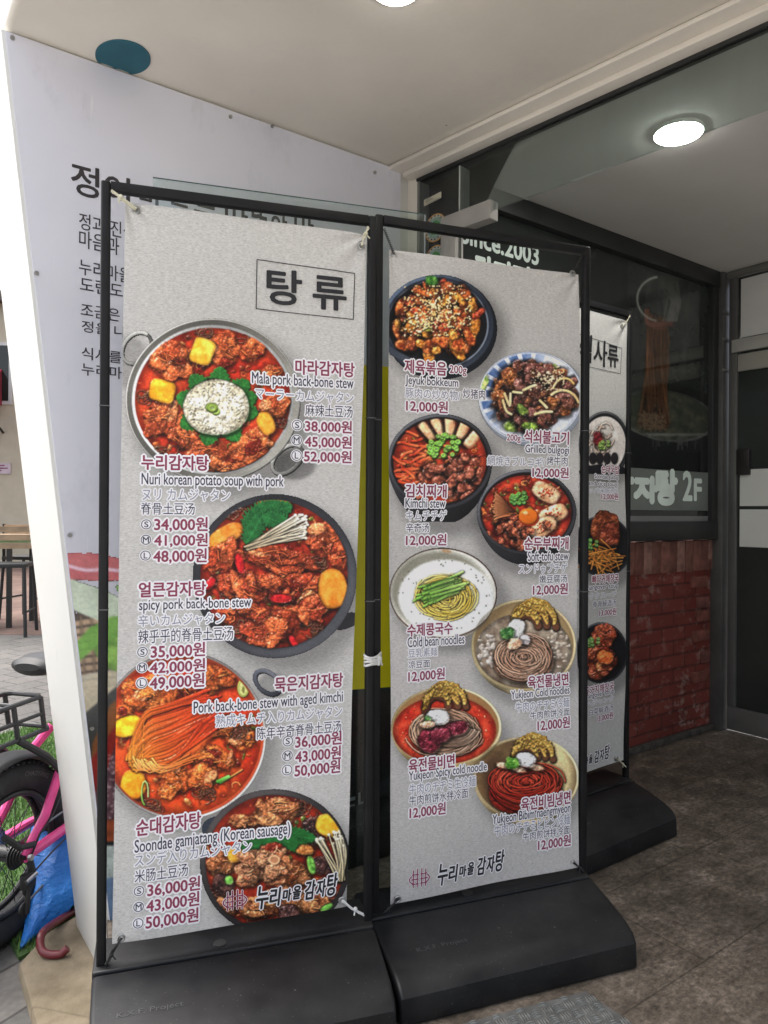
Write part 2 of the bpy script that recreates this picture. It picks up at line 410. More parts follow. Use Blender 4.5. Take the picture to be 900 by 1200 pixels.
    # a bent strip (noodle, enoki, onion)
    def strip(s, pts, w, c0, c1=None, h=3.0, g=0.3, dark=0.25, hh=0.8):
        P = spl(pts); cx, cy = (P.max(0) + P.min(0)) / 2; R = float((P.max(0) - P.min(0)).max()) / 2 + w + 3
        sl = s.sl(cx, cy, R)
        if s.X[sl].size == 0: return
        X, Y = s.X[sl], s.Y[sl]; D = np.full(X.shape, 1e9); T = np.zeros(X.shape); N = len(P) - 1
        for i in range(N):
            a, b = P[i], P[i + 1]; e = b - a; l2 = float(e @ e) + 1e-9
            t = np.clip(((X - a[0]) * e[0] + (Y - a[1]) * e[1]) / l2, 0, 1)
            d = np.hypot(X - a[0] - t * e[0], Y - a[1] - t * e[1]); k = d < D
            D = np.where(k, d, D); T = np.where(k, (i + t) / N, T)
        dk = dark * np.clip(1 - (D - w / 2) / 2.0, 0, 1) * (D > w / 2)
        if s.clip is not None: dk = dk * s.clip[sl]
        s.rgb[sl] *= (1 - dk)[..., None]
        m = np.clip((w / 2 - D) / 0.5 + 0.5, 0, 1)
        c1 = c0 if c1 is None else c1
        c = np.asarray(c0, float) * (1 - T)[..., None] + np.asarray(c1, float) * T[..., None]
        c = c * (0.82 + 0.26 * np.sqrt(np.clip(1 - (D / (w / 2 + 0.01)) ** 2, 0, 1)))[..., None]
        s.put(sl, m, c, h + hh * np.sqrt(np.clip(1 - (D / (w / 2)) ** 2, 0, 1)), g)
    def arc(s, cx, cy, rx, ry, a0, a1, w, c0, c1=None, n=9, wob=0.0, **k):
        rs = np.random.RandomState(s.seed() % 99991); th = np.linspace(rad(a0), rad(a1), n)
        s.strip([(cx + rx * math.cos(t) + rs.randn() * wob, cy + ry * math.sin(t) + rs.randn() * wob) for t in th], w, c0, c1, **k)
    def nest(s, cx, cy, rx, ry, n, w, c0, c1, h=5, tilt=0, sd=1, spread=0.35, dark=0.3):
        rs = np.random.RandomState(sd)
        for i in range(n):
            f = 0.25 + 0.75 * rs.rand(); a = rs.rand() * 360; L = 70 + rs.rand() * 120
            k = rs.rand(); c = np.asarray(c0, float) * (1 - k) + np.asarray(c1, float) * k
            ox, oy = rs.randn(2) * spread
            s.arc(cx + ox * rx * 0.3, cy + oy * ry * 0.3, rx * f, ry * f, a, a + L, w, c, n=10, h=h * (1.25 - f * 0.6), dark=dark, wob=0.25)
    def dots(s, n, cx, cy, rx, ry, r, cols, sd=1, h=7, g=0.2, el=1.5, gauss=True):
        rs = np.random.RandomState(sd)
        for i in range(n):
            if gauss: x, y = cx + np.clip(rs.randn(), -1.9, 1.9) * rx * 0.5, cy + np.clip(rs.randn(), -1.9, 1.9) * ry * 0.5
            else:
                a = rs.rand() * 6.283; q = math.sqrt(rs.rand()); x, y = cx + rx * q * math.cos(a), cy + ry * q * math.sin(a)
            c = cols[rs.randint(len(cols))]; k = 0.75 + 0.5 * rs.rand()
            s.ell(x, y, r * el * k, r * k, np.asarray(c) * (0.85 + 0.3 * rs.rand()), ang=rs.rand() * 180, h=h, g=g, dome=1.0, soft=0.6)
    def leaf(s, cx, cy, ln, wd, ang, col, h=5, ser=0.18, vein=None, sd=3, g=0.15):
        R = max(ln, wd) + 3; sl = s.sl(cx, cy, R); u, v = s.uv(sl, cx, cy, ln, wd, ang)
        if u.size == 0: return
        w = np.sqrt(np.clip(1 - u * u, 0, 1)) * (1 - 0.25 * u) * (1 - ser * (0.5 + 0.5 * np.sin(u * 34 + 3 * fbm(s.X[sl], s.Y[sl], 9, sd, 2))))
        m = np.clip((w - np.abs(v)) * wd / 0.7 + 0.3, 0, 1) * (np.abs(u) < 1)
        s.rgb[sl] *= (1 - 0.3 * np.clip(1 - (np.abs(v) - w) * wd / 4, 0, 1) * (np.abs(v) > w) * (np.abs(u) < 1))[..., None]
        n = fbm(s.X[sl], s.Y[sl], 5, sd + 3, 3); vn = np.abs(np.sin((u - np.abs(v) * 0.6) * 17)) ** 6
        c = np.asarray(col, float) * (0.7 + 0.6 * n)[..., None]
        lt = np.clip(1 - np.abs(v) * 14, 0, 1) * 0.5 + vn * 0.25
        c = c * (1 - lt[..., None] * 0.6) + np.asarray(vein if vein is not None else np.asarray(col) * 1.8 + 20, float) * (lt[..., None] * 0.6)
        s.put(sl, m, c, h + 1.5 * np.sin(u * 9) * (1 - np.abs(v)) + n * 1.5, g)
    def poly(s, pts, col, h=None, g=0.1, soft=0.8, var=0.1, alpha=True, op=1.0, sc=8, c1=None):
        P = np.array(pts, float); X, Y = s.X, s.Y
        ins = np.zeros(X.shape, bool); D = np.full(X.shape, 1e9); n = len(P)
        for i in range(n):
            a, b = P[i], P[(i + 1) % n]; e = b - a
            cnd = (a[1] > Y) != (b[1] > Y)
            with np.errstate(divide='ignore', invalid='ignore'):
                xi = (b[0] - a[0]) * (Y - a[1]) / (b[1] - a[1] if b[1] != a[1] else 1e-9) + a[0]
            ins ^= cnd & (X < xi)
            t = np.clip(((X - a[0]) * e[0] + (Y - a[1]) * e[1]) / (float(e @ e) + 1e-9), 0, 1)
            D = np.minimum(D, np.hypot(X - a[0] - t * e[0], Y - a[1] - t * e[1]))
        D = np.where(ins, D, -D); m = np.clip(D / soft + 0.5, 0, 1) * op
        k = fbm(X, Y, sc, s.seed(), 3)
        c = np.asarray(col, float) * (1 - var + 2 * var * k)[..., None]
        if c1 is not None: c = c * (1 - k)[..., None] + np.asarray(c1, float) * k[..., None]
        s.put((slice(None), slice(None)), m, c, h, g, alpha)
        return m
    def scallions(s, cx, cy, r, n, sd=2, col=(120, 185, 55), sz=3.0):
        rs = np.random.RandomState(sd)
        for i in range(n):
            a = rs.rand() * 6.283; q = r * math.sqrt(rs.rand()); x, y = cx + q * math.cos(a), cy + q * math.sin(a) * 0.85
            z = sz * (0.8 + 0.4 * rs.rand())
            s.ell(x, y + 0.8, z * 1.05, z, np.asarray(col) * 0.45, h=7, g=0.2)
            s.ell(x, y, z, z * 0.85, np.asarray(col) * (0.85 + 0.35 * rs.rand()), h=9, g=0.3, dome=1.0)
            s.ell(x, y, z * 0.5, z * 0.4, np.asarray(col) * 0.6 + 60, h=8, g=0.3)
    def bowl_side(s, cx, cy, rx, ry, dep, c0, c1, taper=0.82, metal=0.0):
        for i in range(14, 0, -1):
            f = i / 14; k = 1 - (1 - taper) * f ** 1.6
            R = rx + 4; yc = cy + dep * f; sl = s.sl(cx, yc, R)
            if s.X[sl].size == 0: continue
            u, v = s.uv(sl, cx, yc, rx * k, ry * k, 0); r = np.hypot(u, v)
            m = np.clip((1 - r) * min(rx, ry) / 0.8 + 0.5, 0, 1)
            t = 0.5 - 0.5 * u
            if metal: t = np.clip(0.5 + 0.5 * np.sin(u * 5.2 + 1.2) * metal + (0.2 - 0.35 * f), 0, 1)
            c = np.asarray(c0, float) * (1 - t)[..., None] + np.asarray(c1, float) * t[..., None]
            s.put(sl, m, c * (1.0 - 0.25 * f), 0.0, 0.1)
    def finish(s, relief=0.5, spec=190, gain=1.0, sat=0.92, warm=(1, 1, 1)):
        h = s.h; hb = blur(h, 1)
        gy, gx = np.gradient(hb * relief); gx = gx * s.S * 0.62; gy = gy * s.S * 0.62
        nz = 1 / np.sqrt(gx * gx + gy * gy + 1); L = np.array([-0.42, -0.62, 0.66])
        d = (-gx * L[0] - gy * L[1] + L[2]) * nz / L[2]
        occ = np.clip((blur(h, 7) - h) * 0.055, 0, 0.4)
        sh = np.clip(0.5 + 0.5 * d, 0.3, 1.45) * (1 - occ)
        H = np.array([-0.23, -0.34, 0.91]); sp = np.clip((-gx * H[0] - gy * H[1] + H[2]) * nz, 0, 1) ** 34
        sp = np.clip(sp - 0.22, 0, 1) * s.g * np.clip(2.4 * fbm(s.X, s.Y, 2.0, 77, 2) - 0.6, 0, 1.6)
        c = s.rgb * sh[..., None] + (sp * spec)[..., None]
        l = c.mean(-1, keepdims=True); c = (l + (c - l) * sat) * gain * np.asarray(warm)
        grn = fbm(s.X, s.Y, 1.3, 31, 2) - 0.5; big = fbm(s.X, s.Y, 30, 33, 2) - 0.5
        c = c * (1 + 0.22 * grn + 0.22 * big)[..., None]
        c = np.clip(c, 0, 255)
        for i in range(3): c[..., i] = 0.4 * c[..., i] + 0.6 * blur(c[..., i], 1)
        s.rgb = c; return s
    def sample(s, px, py):
        x = np.clip((px - s.x0) * s.S, 0, s.nx - 1.001); y = np.clip((py - s.y0) * s.S, 0, s.ny - 1.001)
        i, j = y.astype(int), x.astype(int); fx, fy = (x - j)[..., None], (y - i)[..., None]
        C = np.dstack([s.rgb, s.a])
        o = (C[i, j] * (1 - fx) + C[i, j + 1] * fx) * (1 - fy) + (C[i + 1, j] * (1 - fx) + C[i + 1, j + 1] * fx) * fy
        out = (px < s.x0) | (py < s.y0) | (px > s.x0 + s.nx / s.S) | (py > s.y0 + s.ny / s.S)
        o[..., 3] = np.where(out, 0, o[..., 3]); return o

MEAT0, MEAT1 = (150, 54, 26), (212, 104, 52)
def meat(A, cx, cy, rx, ry, ang, c0, c1, sd=1, hgt=8):
    rs = np.random.RandomState(int(cx * 7 + cy * 13) % 99991); c0 = np.asarray(c0, float); c1 = np.asarray(c1, float)
    A.chunk(cx, cy, rx, ry, ang, c0 * 0.95, c1 * 1.0, hgt=hgt, rough=1.5, irr=0.7, p=2.0, ao=0.4, sc=2.6)
    ca, sa = math.cos(rad(ang)), math.sin(rad(ang)); n = int(4 + rx * ry / 70)
    for i in range(n):
        u, v = rs.uniform(-0.8, 0.8), rs.uniform(-0.75, 0.75)
        if u * u + v * v > 0.8: continue
        x, y = cx + u * rx * ca - v * ry * sa, cy + u * rx * sa + v * ry * ca; k = rs.rand(); f = 0.28 + 0.36 * rs.rand()
        t = c0 * (1 - k) + c1 * k; lt = (214, 124, 74) if k > 0.9 else ((110, 30, 16) if k < 0.08 else t)
        A.chunk(x, y, rx * f, ry * f * (0.5 + 0.5 * rs.rand()), ang + rs.randn() * 35, np.asarray(lt) * 0.78, np.minimum(255, np.asarray(lt) * 1.2), hgt=hgt * 0.55, rough=1.3, irr=0.8, p=1.8, ao=0.28, base=3 + hgt * 0.55 * (1 - u * u - v * v), g=0.9, sc=2.2)
    for i in range(int(rx / 4.5)):
        u, v = rs.uniform(-0.7, 0.7), rs.uniform(-0.6, 0.6); x, y = cx + u * rx * ca - v * ry * sa, cy + u * rx * sa + v * ry * ca; a = rad(ang + rs.randn() * 30); l = rx * 0.2 * rs.rand() + 2
        A.strip([(x - l * math.cos(a), y - l * math.sin(a)), (x + rs.randn(), y + rs.randn()), (x + l * math.cos(a), y + l * math.sin(a))], 0.9 + 0.6 * rs.rand(), c1 * (0.8 + 0.4 * rs.rand()), h=hgt + 3, dark=0.25, g=0.9)
def bits(A, cx, cy, rx, ry, n, sd, pal=((210, 96, 40), (140, 28, 14), (232, 140, 70), (110, 40, 20), (96, 120, 40))):
    rs = np.random.RandomState(sd)
    for i in range(n):
        a = rs.rand() * 6.283; q = math.sqrt(rs.rand()); x, y = cx + rx * q * math.cos(a), cy + ry * q * math.sin(a); c = pal[rs.randint(len(pal))]
        if i % 3 == 0: A.arc(x, y, 2 + 4 * rs.rand(), 1.5 + 3 * rs.rand(), rs.rand() * 360, rs.rand() * 360, 1.0 + rs.rand(), np.asarray(c) * 0.8, c, n=5, h=1.5, dark=0.2, g=0.8)
        elif i % 3 == 1: A.chunk(x, y, 1.5 + 4 * rs.rand(), 1.2 + 2.5 * rs.rand(), rs.rand() * 180, np.asarray(c) * 0.6, c, hgt=2, rough=0.8, ao=0.3, g=0.9)
        else: A.ell(x, y, 1 + 1.6 * rs.rand(), 0.8 + 1.2 * rs.rand(), (236, 116, 60), h=0.8, dome=0.6, g=1, op=0.45)
def handle(A, cx, cy, rx, ry, ang, c0, c1, w=4):
    th = np.linspace(0, 2 * math.pi, 30); c, q = math.cos(rad(ang)), math.sin(rad(ang))
    pts = [(cx + rx * math.cos(t) * c - ry * math.sin(t) * q, cy + rx * math.cos(t) * q + ry * math.sin(t) * c) for t in th]
    A.strip([(x + 1.2, y + 1.5) for x, y in pts], w, np.asarray(c0) * 0.4, dark=0)
    A.strip(pts, w, c0, c1, dark=0, g=0.6)
def dark_greens(A, cx, cy, n, sd, r=10):
    rs = np.random.RandomState(sd)
    for i in range(n):
        x, y = cx + rs.randn() * r * 0.6, cy + rs.randn() * r * 0.5
        A.arc(x, y, 3 + 5 * rs.rand(), 2 + 4 * rs.rand(), rs.rand() * 360, rs.rand() * 360 + 200, 1.5, (62 + rs.rand() * 40, 36, 26), (120, 84, 60), h=3, g=0.9)
def mala():
    A = Art(135, 366, 365, 575)
    handle(A, 160, 408, 20, 15, -50, (70, 70, 66), (170, 170, 165), 4)
    handle(A, 336, 538, 21, 13, -42, (74, 74, 72), (165, 165, 160), 4)
    A.ell(250, 470, 102, 95, (70, 70, 66)); A.ring(249, 469, 102, 95, 9, (52, 50, 46), (146, 144, 136), la=0.4); A.ring(249, 469, 102, 95, 1.6, (120, 118, 112), (206, 206, 200), la=-2.4)
    A.ring(249, 469, 94.5, 87.5, 4, (110, 112, 112), (226, 228, 226), la=3.0)
    A.broth(249, 469, 91, 84, (176, 34, 18), (216, 72, 34))
    A.clipto(249, 469, 92, 85)
    bits(A, 249, 469, 88, 81, 230, 3)
    dark_greens(A, 165, 468, 9, 4, 10); dark_greens(A, 240, 393, 10, 5, 10); dark_greens(A, 300, 402, 12, 6, 14); dark_greens(A, 330, 505, 9, 7, 10); dark_greens(A, 190, 532, 7, 8, 8)
    for c in [(200, 425, 25, 22, 20), (262, 410, 20, 18, 30), (195, 488, 25, 20, -10), (218, 512, 18, 13, 20), (245, 533, 22, 19, 0), (295, 528, 24, 22, -20), (322, 478, 15, 14, 0), (296, 410, 12, 16, 20), (318, 440, 13, 12, 0), (270, 548, 20, 8, 0)]:
        meat(A, *c, MEAT0, (226, 112, 56))
    A.chunk(237, 412, 13, 15, 20, (216, 150, 30), (240, 190, 66), hgt=4, rough=0.3, irr=0.15, p=5, sc=12)
    A.chunk(190, 458, 15, 13, 15, (214, 140, 18), (244, 184, 44), hgt=4, rough=0.3, irr=0.15, p=4, sc=12)
    A.chunk(311, 496, 10, 14, -25, (206, 118, 20), (236, 160, 50), hgt=4, rough=0.3, irr=0.1, sc=12)
    for a, l in [(10, 46), (60, 46), (105, 44), (150, 50), (195, 46), (232, 50), (275, 54), (320, 52), (345, 48)]:
        A.leaf(254 + 24 * math.cos(rad(a)), 477 + 22 * math.sin(rad(a)), 25, 18, a, (34, 98, 36), sd=a, ser=0.2)
    A.chunk(253, 478, 38, 33, 0, (186, 176, 146), (228, 222, 200), hgt=10, rough=1.5, irr=0.12, p=2, g=0.05, sc=2.2)
    A.dots(180, 253, 478, 33, 29, 0.6, [(150, 140, 110), (120, 112, 84), (214, 208, 186)], 3, h=12, g=0, gauss=False)
    A.scallions(252, 477, 7, 5, 5, (132, 160, 62), 5.0)
    return A.finish()
def spicy():
    A = Art(215, 572, 432, 780)
    A.ell(405, 728, 18, 9, (36, 36, 40), ang=-20); A.ell(322, 675, 96, 96, (34, 34, 38)); A.ring(322, 675, 96, 96, 11, (28, 28, 32), (74, 76, 82), la=0.8)
    A.broth(321, 673, 86, 86, (136, 26, 16), (206, 58, 32))
    A.clipto(321, 673, 87, 87)
    bits(A, 321, 673, 83, 83, 230, 4)
    A.chunk(320, 591, 20, 10, 5, (214, 104, 20), (240, 140, 50), hgt=3, rough=0.3, irr=0.2)
    A.chunk(264, 628, 24, 11, -30, (216, 112, 26), (242, 156, 64), hgt=4, rough=0.3, irr=0.15, sc=12)
    dark_greens(A, 275, 605, 10, 3, 10); dark_greens(A, 262, 700, 9, 4, 9); dark_greens(A, 373, 660, 12, 5, 9); dark_greens(A, 280, 735, 14, 6, 14); dark_greens(A, 360, 740, 14, 7, 12); dark_greens(A, 310, 750, 12, 9, 12)
    for c in [(262, 653, 23, 18, -30), (378, 632, 20, 20, 0), (398, 652, 10, 16, 0), (325, 655, 38, 14, 12), (335, 672, 24, 9, -12), (285, 688, 30, 17, 10), (352, 690, 30, 18, -6), (318, 682, 16, 10, 0), (365, 712, 24, 14, -20), (318, 732, 31, 20, -5), (295, 715, 20, 9, 10), (266, 722, 12, 10, 0)]:
        meat(A, *c, (136, 42, 22), (220, 98, 50))
    A.chunk(390, 690, 17, 23, -8, (206, 108, 18), (234, 146, 48), hgt=4, rough=0.3, irr=0.1, sc=12, g=0.3)
    for i, (x, y, l, w, a) in enumerate([(306, 604, 26, 17, -38), (318, 600, 26, 18, -15), (300, 617, 24, 13, -60), (328, 612, 22, 12, 20)]): A.leaf(x, y, l, w, a, (30, 92, 44), sd=i + 4, ser=0.3)
    rs = np.random.RandomState(2)
    for i in range(30):
        x1, y1 = 345 + rs.rand() * 16, 603 + rs.rand() * 28; x0, y0 = 286 + rs.rand() * 8, 640 + rs.rand() * 5
        A.strip([(x0, y0), ((x0 + x1) / 2 + rs.randn() * 2, (y0 + y1) / 2 + rs.randn() * 2), (x1, y1)], 1.9, (176, 156, 122), (232, 222, 198), h=9, dark=0.45, g=0.1)
        A.ell(x1, y1, 2.2, 1.8, (236, 228, 208), h=10, g=0.1)
    for x, y, l, w, a in [(281, 660, 12, 5, 75), (329, 701, 13, 5, 0), (246, 684, 8, 5, -50), (344, 752, 9, 3.5, 60)]: A.chunk(x, y, l, w, a, (134, 10, 18), (206, 30, 34), hgt=4, rough=0.2, irr=0.1, g=1.0, sc=10)
    return A.finish()
def aged():
    A = Art(112, 756, 340, 968)
    handle(A, 313, 799, 17, 11, 40, (40, 42, 50), (110, 112, 122), 5)
    A.ell(214, 862, 98, 98, (60, 56, 54)); A.ring(214, 862, 98, 98, 3.5, (70, 66, 64), (206, 204, 200), la=0.8); A.ring(214, 862, 95, 95, 5, (120, 40, 20), (190, 70, 34), la=0.5)
    A.broth(214, 862, 92, 92, (196, 38, 16), (228, 84, 28))
    A.clipto(214, 862, 93, 93)
    bits(A, 214, 862, 89, 89, 170, 5)
    for c in [(176, 812, 32, 20, -15), (245, 796, 30, 17, -20), (262, 850, 32, 15, 12), (248, 888, 28, 14, 12), (202, 912, 17, 23, 8), (236, 912, 14, 18, 0), (284, 868, 14, 12, 0), (225, 806, 16, 12, 20), (146, 838, 12, 12, 0)]:
        meat(A, *c, (156, 56, 20), (236, 122, 50))
    dark_greens(A, 280, 862, 14, 3, 10); dark_greens(A, 240, 932, 16, 4, 10); dark_greens(A, 178, 945, 12, 5, 12); dark_greens(A, 300, 800, 8, 6, 8)
    A.chunk(150, 850, 18, 12, -15, (226, 148, 14), (250, 196, 40), hgt=4, rough=0.3, irr=0.15, sc=12)
    A.chunk(156, 918, 15, 17, 10, (232, 126, 10), (250, 170, 34), hgt=4, rough=0.3, irr=0.2, sc=12)
    rs = np.random.RandomState(9)
    A.chunk(205, 866, 56, 27, -33, (170, 40, 16), (222, 90, 34), hgt=6, rough=0.6, irr=0.15, ao=0.4)
    for i in range(95):
        t = rs.rand() * 2 - 1; k = rs.rand()
        x0, y0 = 158 + rs.randn() * 3.5, 893 + rs.randn() * 4
        mx, my = 190 + t * 8, 862 + t * 32; x1, y1 = 256 - abs(t) * 16 + rs.randn() * 7, 832 + t * 20 + rs.randn() * 3
        c0 = np.array((244, 150, 44)) * (0.85 + 0.2 * rs.rand()); c1 = np.array((196, 48, 18)) * (0.8 + 0.35 * rs.rand())
        A.strip([(x0, y0), (x0 + 4 + t * 3, y0 - 12 + t * 14), (mx - 12, my + 4), (mx + 12, my - 5), (x1, y1)], 1.6 + k * 2.6, c0, c1, h=7 + k * 3, dark=0.16, g=0.8, hh=1.2)
    for i in range(16): A.strip([(156 + i * 1.5, 890 + rs.randn() * 3), (163 + i * 2, 900 + rs.randn() * 3), (178 + i * 4, 900 + rs.randn() * 3 - i)], 1.9, (246, 186, 92), (228, 90, 30), h=9, dark=0.15, g=0.6)
    A.ell(285, 806, 7, 11, (170, 178, 84), h=6, g=0.4); A.ell(285, 806, 4.6, 8, (206, 206, 130), h=6, g=0.2); A.ell(285, 808, 1.6, 4, (120, 120, 50), h=6)
    A.arc(170, 928, 4, 14, 100, 380, 1.8, (120, 190, 70), (190, 214, 140), h=7); A.strip([(258, 918), (268, 912), (284, 902)], 2.2, (70, 150, 50), (220, 130, 70), h=7); A.strip([(255, 916), (268, 910)], 4, (66, 150, 46), (120, 190, 90), h=8)
    return A.finish()
def sausage():
    A = Art(225, 918, 420, 1100)
    A.ell(252, 969, 16, 12, (42, 48, 58), ang=-15); A.ell(322, 1010, 88, 86, (30, 28, 30)); A.ring(322, 1010, 88, 86, 7, (26, 24, 26), (70, 66, 66), la=-2.2)
    A.broth(322, 1010, 81, 79, (120, 26, 16), (196, 52, 26))
    A.clipto(322, 1010, 82, 80)
    bits(A, 322, 1010, 78, 76, 170, 6)
    dark_greens(A, 352, 950, 16, 3, 14); dark_greens(A, 358, 968, 12, 4, 8); dark_greens(A, 265, 1045, 14, 6, 14); dark_greens(A, 340, 1060, 22, 7, 22); dark_greens(A, 385, 1040, 14, 8, 14); dark_greens(A, 300, 1075, 16, 9, 16)
    for c in [(322, 950, 27, 15, -12), (283, 962, 17, 8, 0), (258, 1012, 15, 15, 0), (350, 1050, 24, 20, 10), (370, 1060, 16, 14, 0), (300, 1062, 22, 12, -5), (262, 1062, 14, 12, 0), (345, 1022, 17, 15, 0)]:
        meat(A, *c, (110, 50, 24), (214, 138, 82))
    for x, y, w, a in [(365, 965, 9, 0), (376, 1012, 11, 0), (262, 1035, 11, 30), (255, 1077, 12, 10), (338, 1068, 10, 0), (368, 982, 8, 20)]: A.chunk(x, y, w * 1.2, w, a, (34, 20, 20), (96, 60, 54), hgt=6, rough=0.8, irr=0.2, g=1.0)
    for i, (x, y, l, w, a) in enumerate([(320, 985, 36, 14, -6), (342, 978, 28, 13, 6), (300, 990, 28, 11, -14), (348, 990, 20, 9, 25)]): A.leaf(x, y, l, w, a, (26, 88, 36), sd=i + 2, ser=0.2)
    A.clipto(322, 1010, 85, 83)
    A.chunk(385, 966, 16, 13, 15, (218, 150, 24), (240, 184, 54), hgt=4, rough=0.2, irr=0.06, sc=12); A.chunk(275, 1000, 9, 10, 0, (200, 130, 30), (230, 170, 60), hgt=3, rough=0.3, irr=0.2)
    A.chunk(356, 994, 11, 6, 0, (150, 80, 34), (220, 140, 70), hgt=4, rough=1)
    for c in [(298, 1012, 24, 17, -48), (318, 1002, 18, 13, -20), (322, 1022, 14, 16, 10), (288, 1030, 12, 8, -20)]: meat(A, *c, (140, 74, 44), (224, 160, 112))
    A.ell(321, 1006, 7, 6, (226, 168, 122), h=10, g=0.3, var=0.1); A.ell(321, 1006, 4.5, 3.6, (190, 124, 84), h=9)
    rs = np.random.RandomState(4)
    for i in range(34):
        x0, y0 = 398 + rs.randn() * 2.5, 1030 + rs.rand() * 2; x1, y1 = 368 + rs.rand() * 38, 972 + rs.rand() * 18
        A.strip([(x0, y0), ((x0 + x1) / 2 + 3, (y0 + y1) / 2 + 3), (x1, y1)], 1.7, (190, 172, 128), (226, 214, 180), h=10, dark=0.4, g=0.1); A.ell(x1, y1, 2.0, 1.8, (238, 230, 204), h=11)
    for x, y, l, w, a in [(364, 1012, 11, 4.6, 78), (382, 1062, 8, 3.5, -25), (268, 1030, 5, 5, 0)]: A.chunk(x, y, l, w, a, (60, 130, 40), (130, 196, 84), hgt=3, rough=0.2, irr=0.1, sc=9)
    return A.finish()
def jeyuk():
    A = Art(440, 314, 592, 450)
    A.ell(516, 385, 66, 60, (20, 22, 28)); A.ell(512, 381, 66, 58, (36, 44, 58), var=0.1); A.ring(512, 381, 66, 58, 4, (20, 22, 28), (80, 96, 120), la=-2.4); A.ring(512, 381, 60, 52, 2, (24, 26, 32), (120, 130, 146), la=0.4); A.ell(512, 381, 58, 50, (18, 18, 22))
    for i in range(26): A.strip([(452 + i * 2, 404 + i * 1.1), (458 + i * 2, 416 + i * 1.0)], 1.2, (60, 66, 78), dark=0)
    A.clipto(512, 381, 66, 66)
    rs = np.random.RandomState(3)
    pal = [((140, 48, 18), (226, 122, 56)), ((120, 30, 18), (206, 84, 46)), ((160, 84, 20), (226, 152, 62)), ((110, 40, 20), (196, 100, 50))]
    for i in range(150):
        a = rs.rand() * 6.28; q = math.sqrt(rs.rand()); x, y = 511 + 49 * q * math.cos(a), 377 + 42 * q * math.sin(a); c = pal[rs.randint(4)]
        A.chunk(x, y, 4 + rs.rand() * 9, 3 + rs.rand() * 5, rs.rand() * 180, c[0], c[1], hgt=5, rough=1, irr=0.5, base=1 + 5 * (1 - q), g=0.8, ao=0.5)
    A.chunk(505, 330, 8, 6, 0, (30, 80, 26), (80, 130, 50), hgt=2); A.chunk(500, 385, 4, 3, 0, (130, 140, 40), (180, 190, 80), hgt=2)
    A.dots(330, 512, 365, 40, 30, 0.95, [(222, 196, 140), (238, 218, 170), (196, 160, 96)], 4, h=11); A.dots(60, 490, 382, 16, 12, 0.95, [(222, 206, 140), (238, 218, 170)], 5, h=11)
    return A.finish()
def bulgogi():
    A = Art(552, 402, 690, 528)
    A.ell(622, 468, 63, 55, (120, 128, 140)); A.ell(620, 465, 61, 53, (196, 202, 214), var=0.04)
    A.clipto(620, 465, 59, 52)
    sl = (slice(None), slice(None)); u, v = A.uv(sl, 620, 465, 61, 53, 0); r = np.hypot(u, v); th = np.degrees(np.arctan2(v, u)) % 360
    fl = (np.sin(np.radians(th * 22)) > -0.5) * sm(r, 0.68, 0.72) * (1 - sm(r, 0.93, 0.97))
    zone = np.clip(np.cos(np.radians(th - 212)) * 1.5 - 0.1, 0, 1); nz = fbm(A.X, A.Y, 6, 5, 3)
    A.put(sl, fl * zone * (0.55 + 0.6 * nz).clip(0, 1), (52, 84, 140), alpha=False)
    A.put(sl, (1 - sm(np.abs(r - 0.98), 0.0, 0.018)) * (r < 1.02), (40, 50, 84), alpha=False)
    A.put(sl, (1 - sm(np.abs(r - 0.72), 0.0, 0.02)) * 0.5, (60, 90, 90), alpha=False)
    rs = np.random.RandomState(6)
    for i in range(14): A.chunk(618 + rs.randn() * 26, 468 + rs.randn() * 20, 12, 7, rs.rand() * 180, (96, 130, 40), (190, 206, 120), hgt=2, irr=0.5)
    pal = [((84, 42, 26), (168, 104, 66)), ((70, 34, 26), (140, 84, 64)), ((96, 48, 40), (150, 100, 90)), ((110, 52, 24), (190, 116, 60))]
    for i in range(140):
        a = rs.rand() * 6.28; q = math.sqrt(rs.rand()); x, y = 627 + 46 * q * math.cos(a), 463 + 38 * q * math.sin(a); c = pal[rs.randint(4)]
        A.chunk(x, y, 4 + rs.rand() * 8, 3 + rs.rand() * 4.5, rs.rand() * 180, c[0], c[1], hgt=5, rough=1, irr=0.5, base=1 + 5 * (1 - q), g=0.9)
    for p in [[(590, 462), (596, 476), (597, 462)], [(588, 470), (592, 482), (598, 486)], [(626, 486), (636, 483), (646, 483)], [(612, 458), (620, 454), (626, 452)], [(600, 460), (610, 461)], [(632, 470), (640, 478)]]: A.strip(p, 3.4, (206, 186, 130), (226, 210, 164), h=9)
    A.arc(660, 462, 14, 18, 200, 320, 3.0, (216, 190, 130), (196, 160, 90), h=10); A.arc(658, 480, 20, 22, 230, 340, 3.4, (222, 200, 150), (196, 170, 110), h=10)
    A.chunk(620, 500, 9, 5, 0, (50, 80, 26), (150, 180, 70), hgt=3); A.chunk(610, 480, 8, 5, 40, (60, 90, 30), (160, 180, 80), hgt=3)
    A.dots(130, 640, 444, 20, 14, 0.8, [(206, 186, 150), (226, 206, 170)], 4, h=11)
    return A.finish()
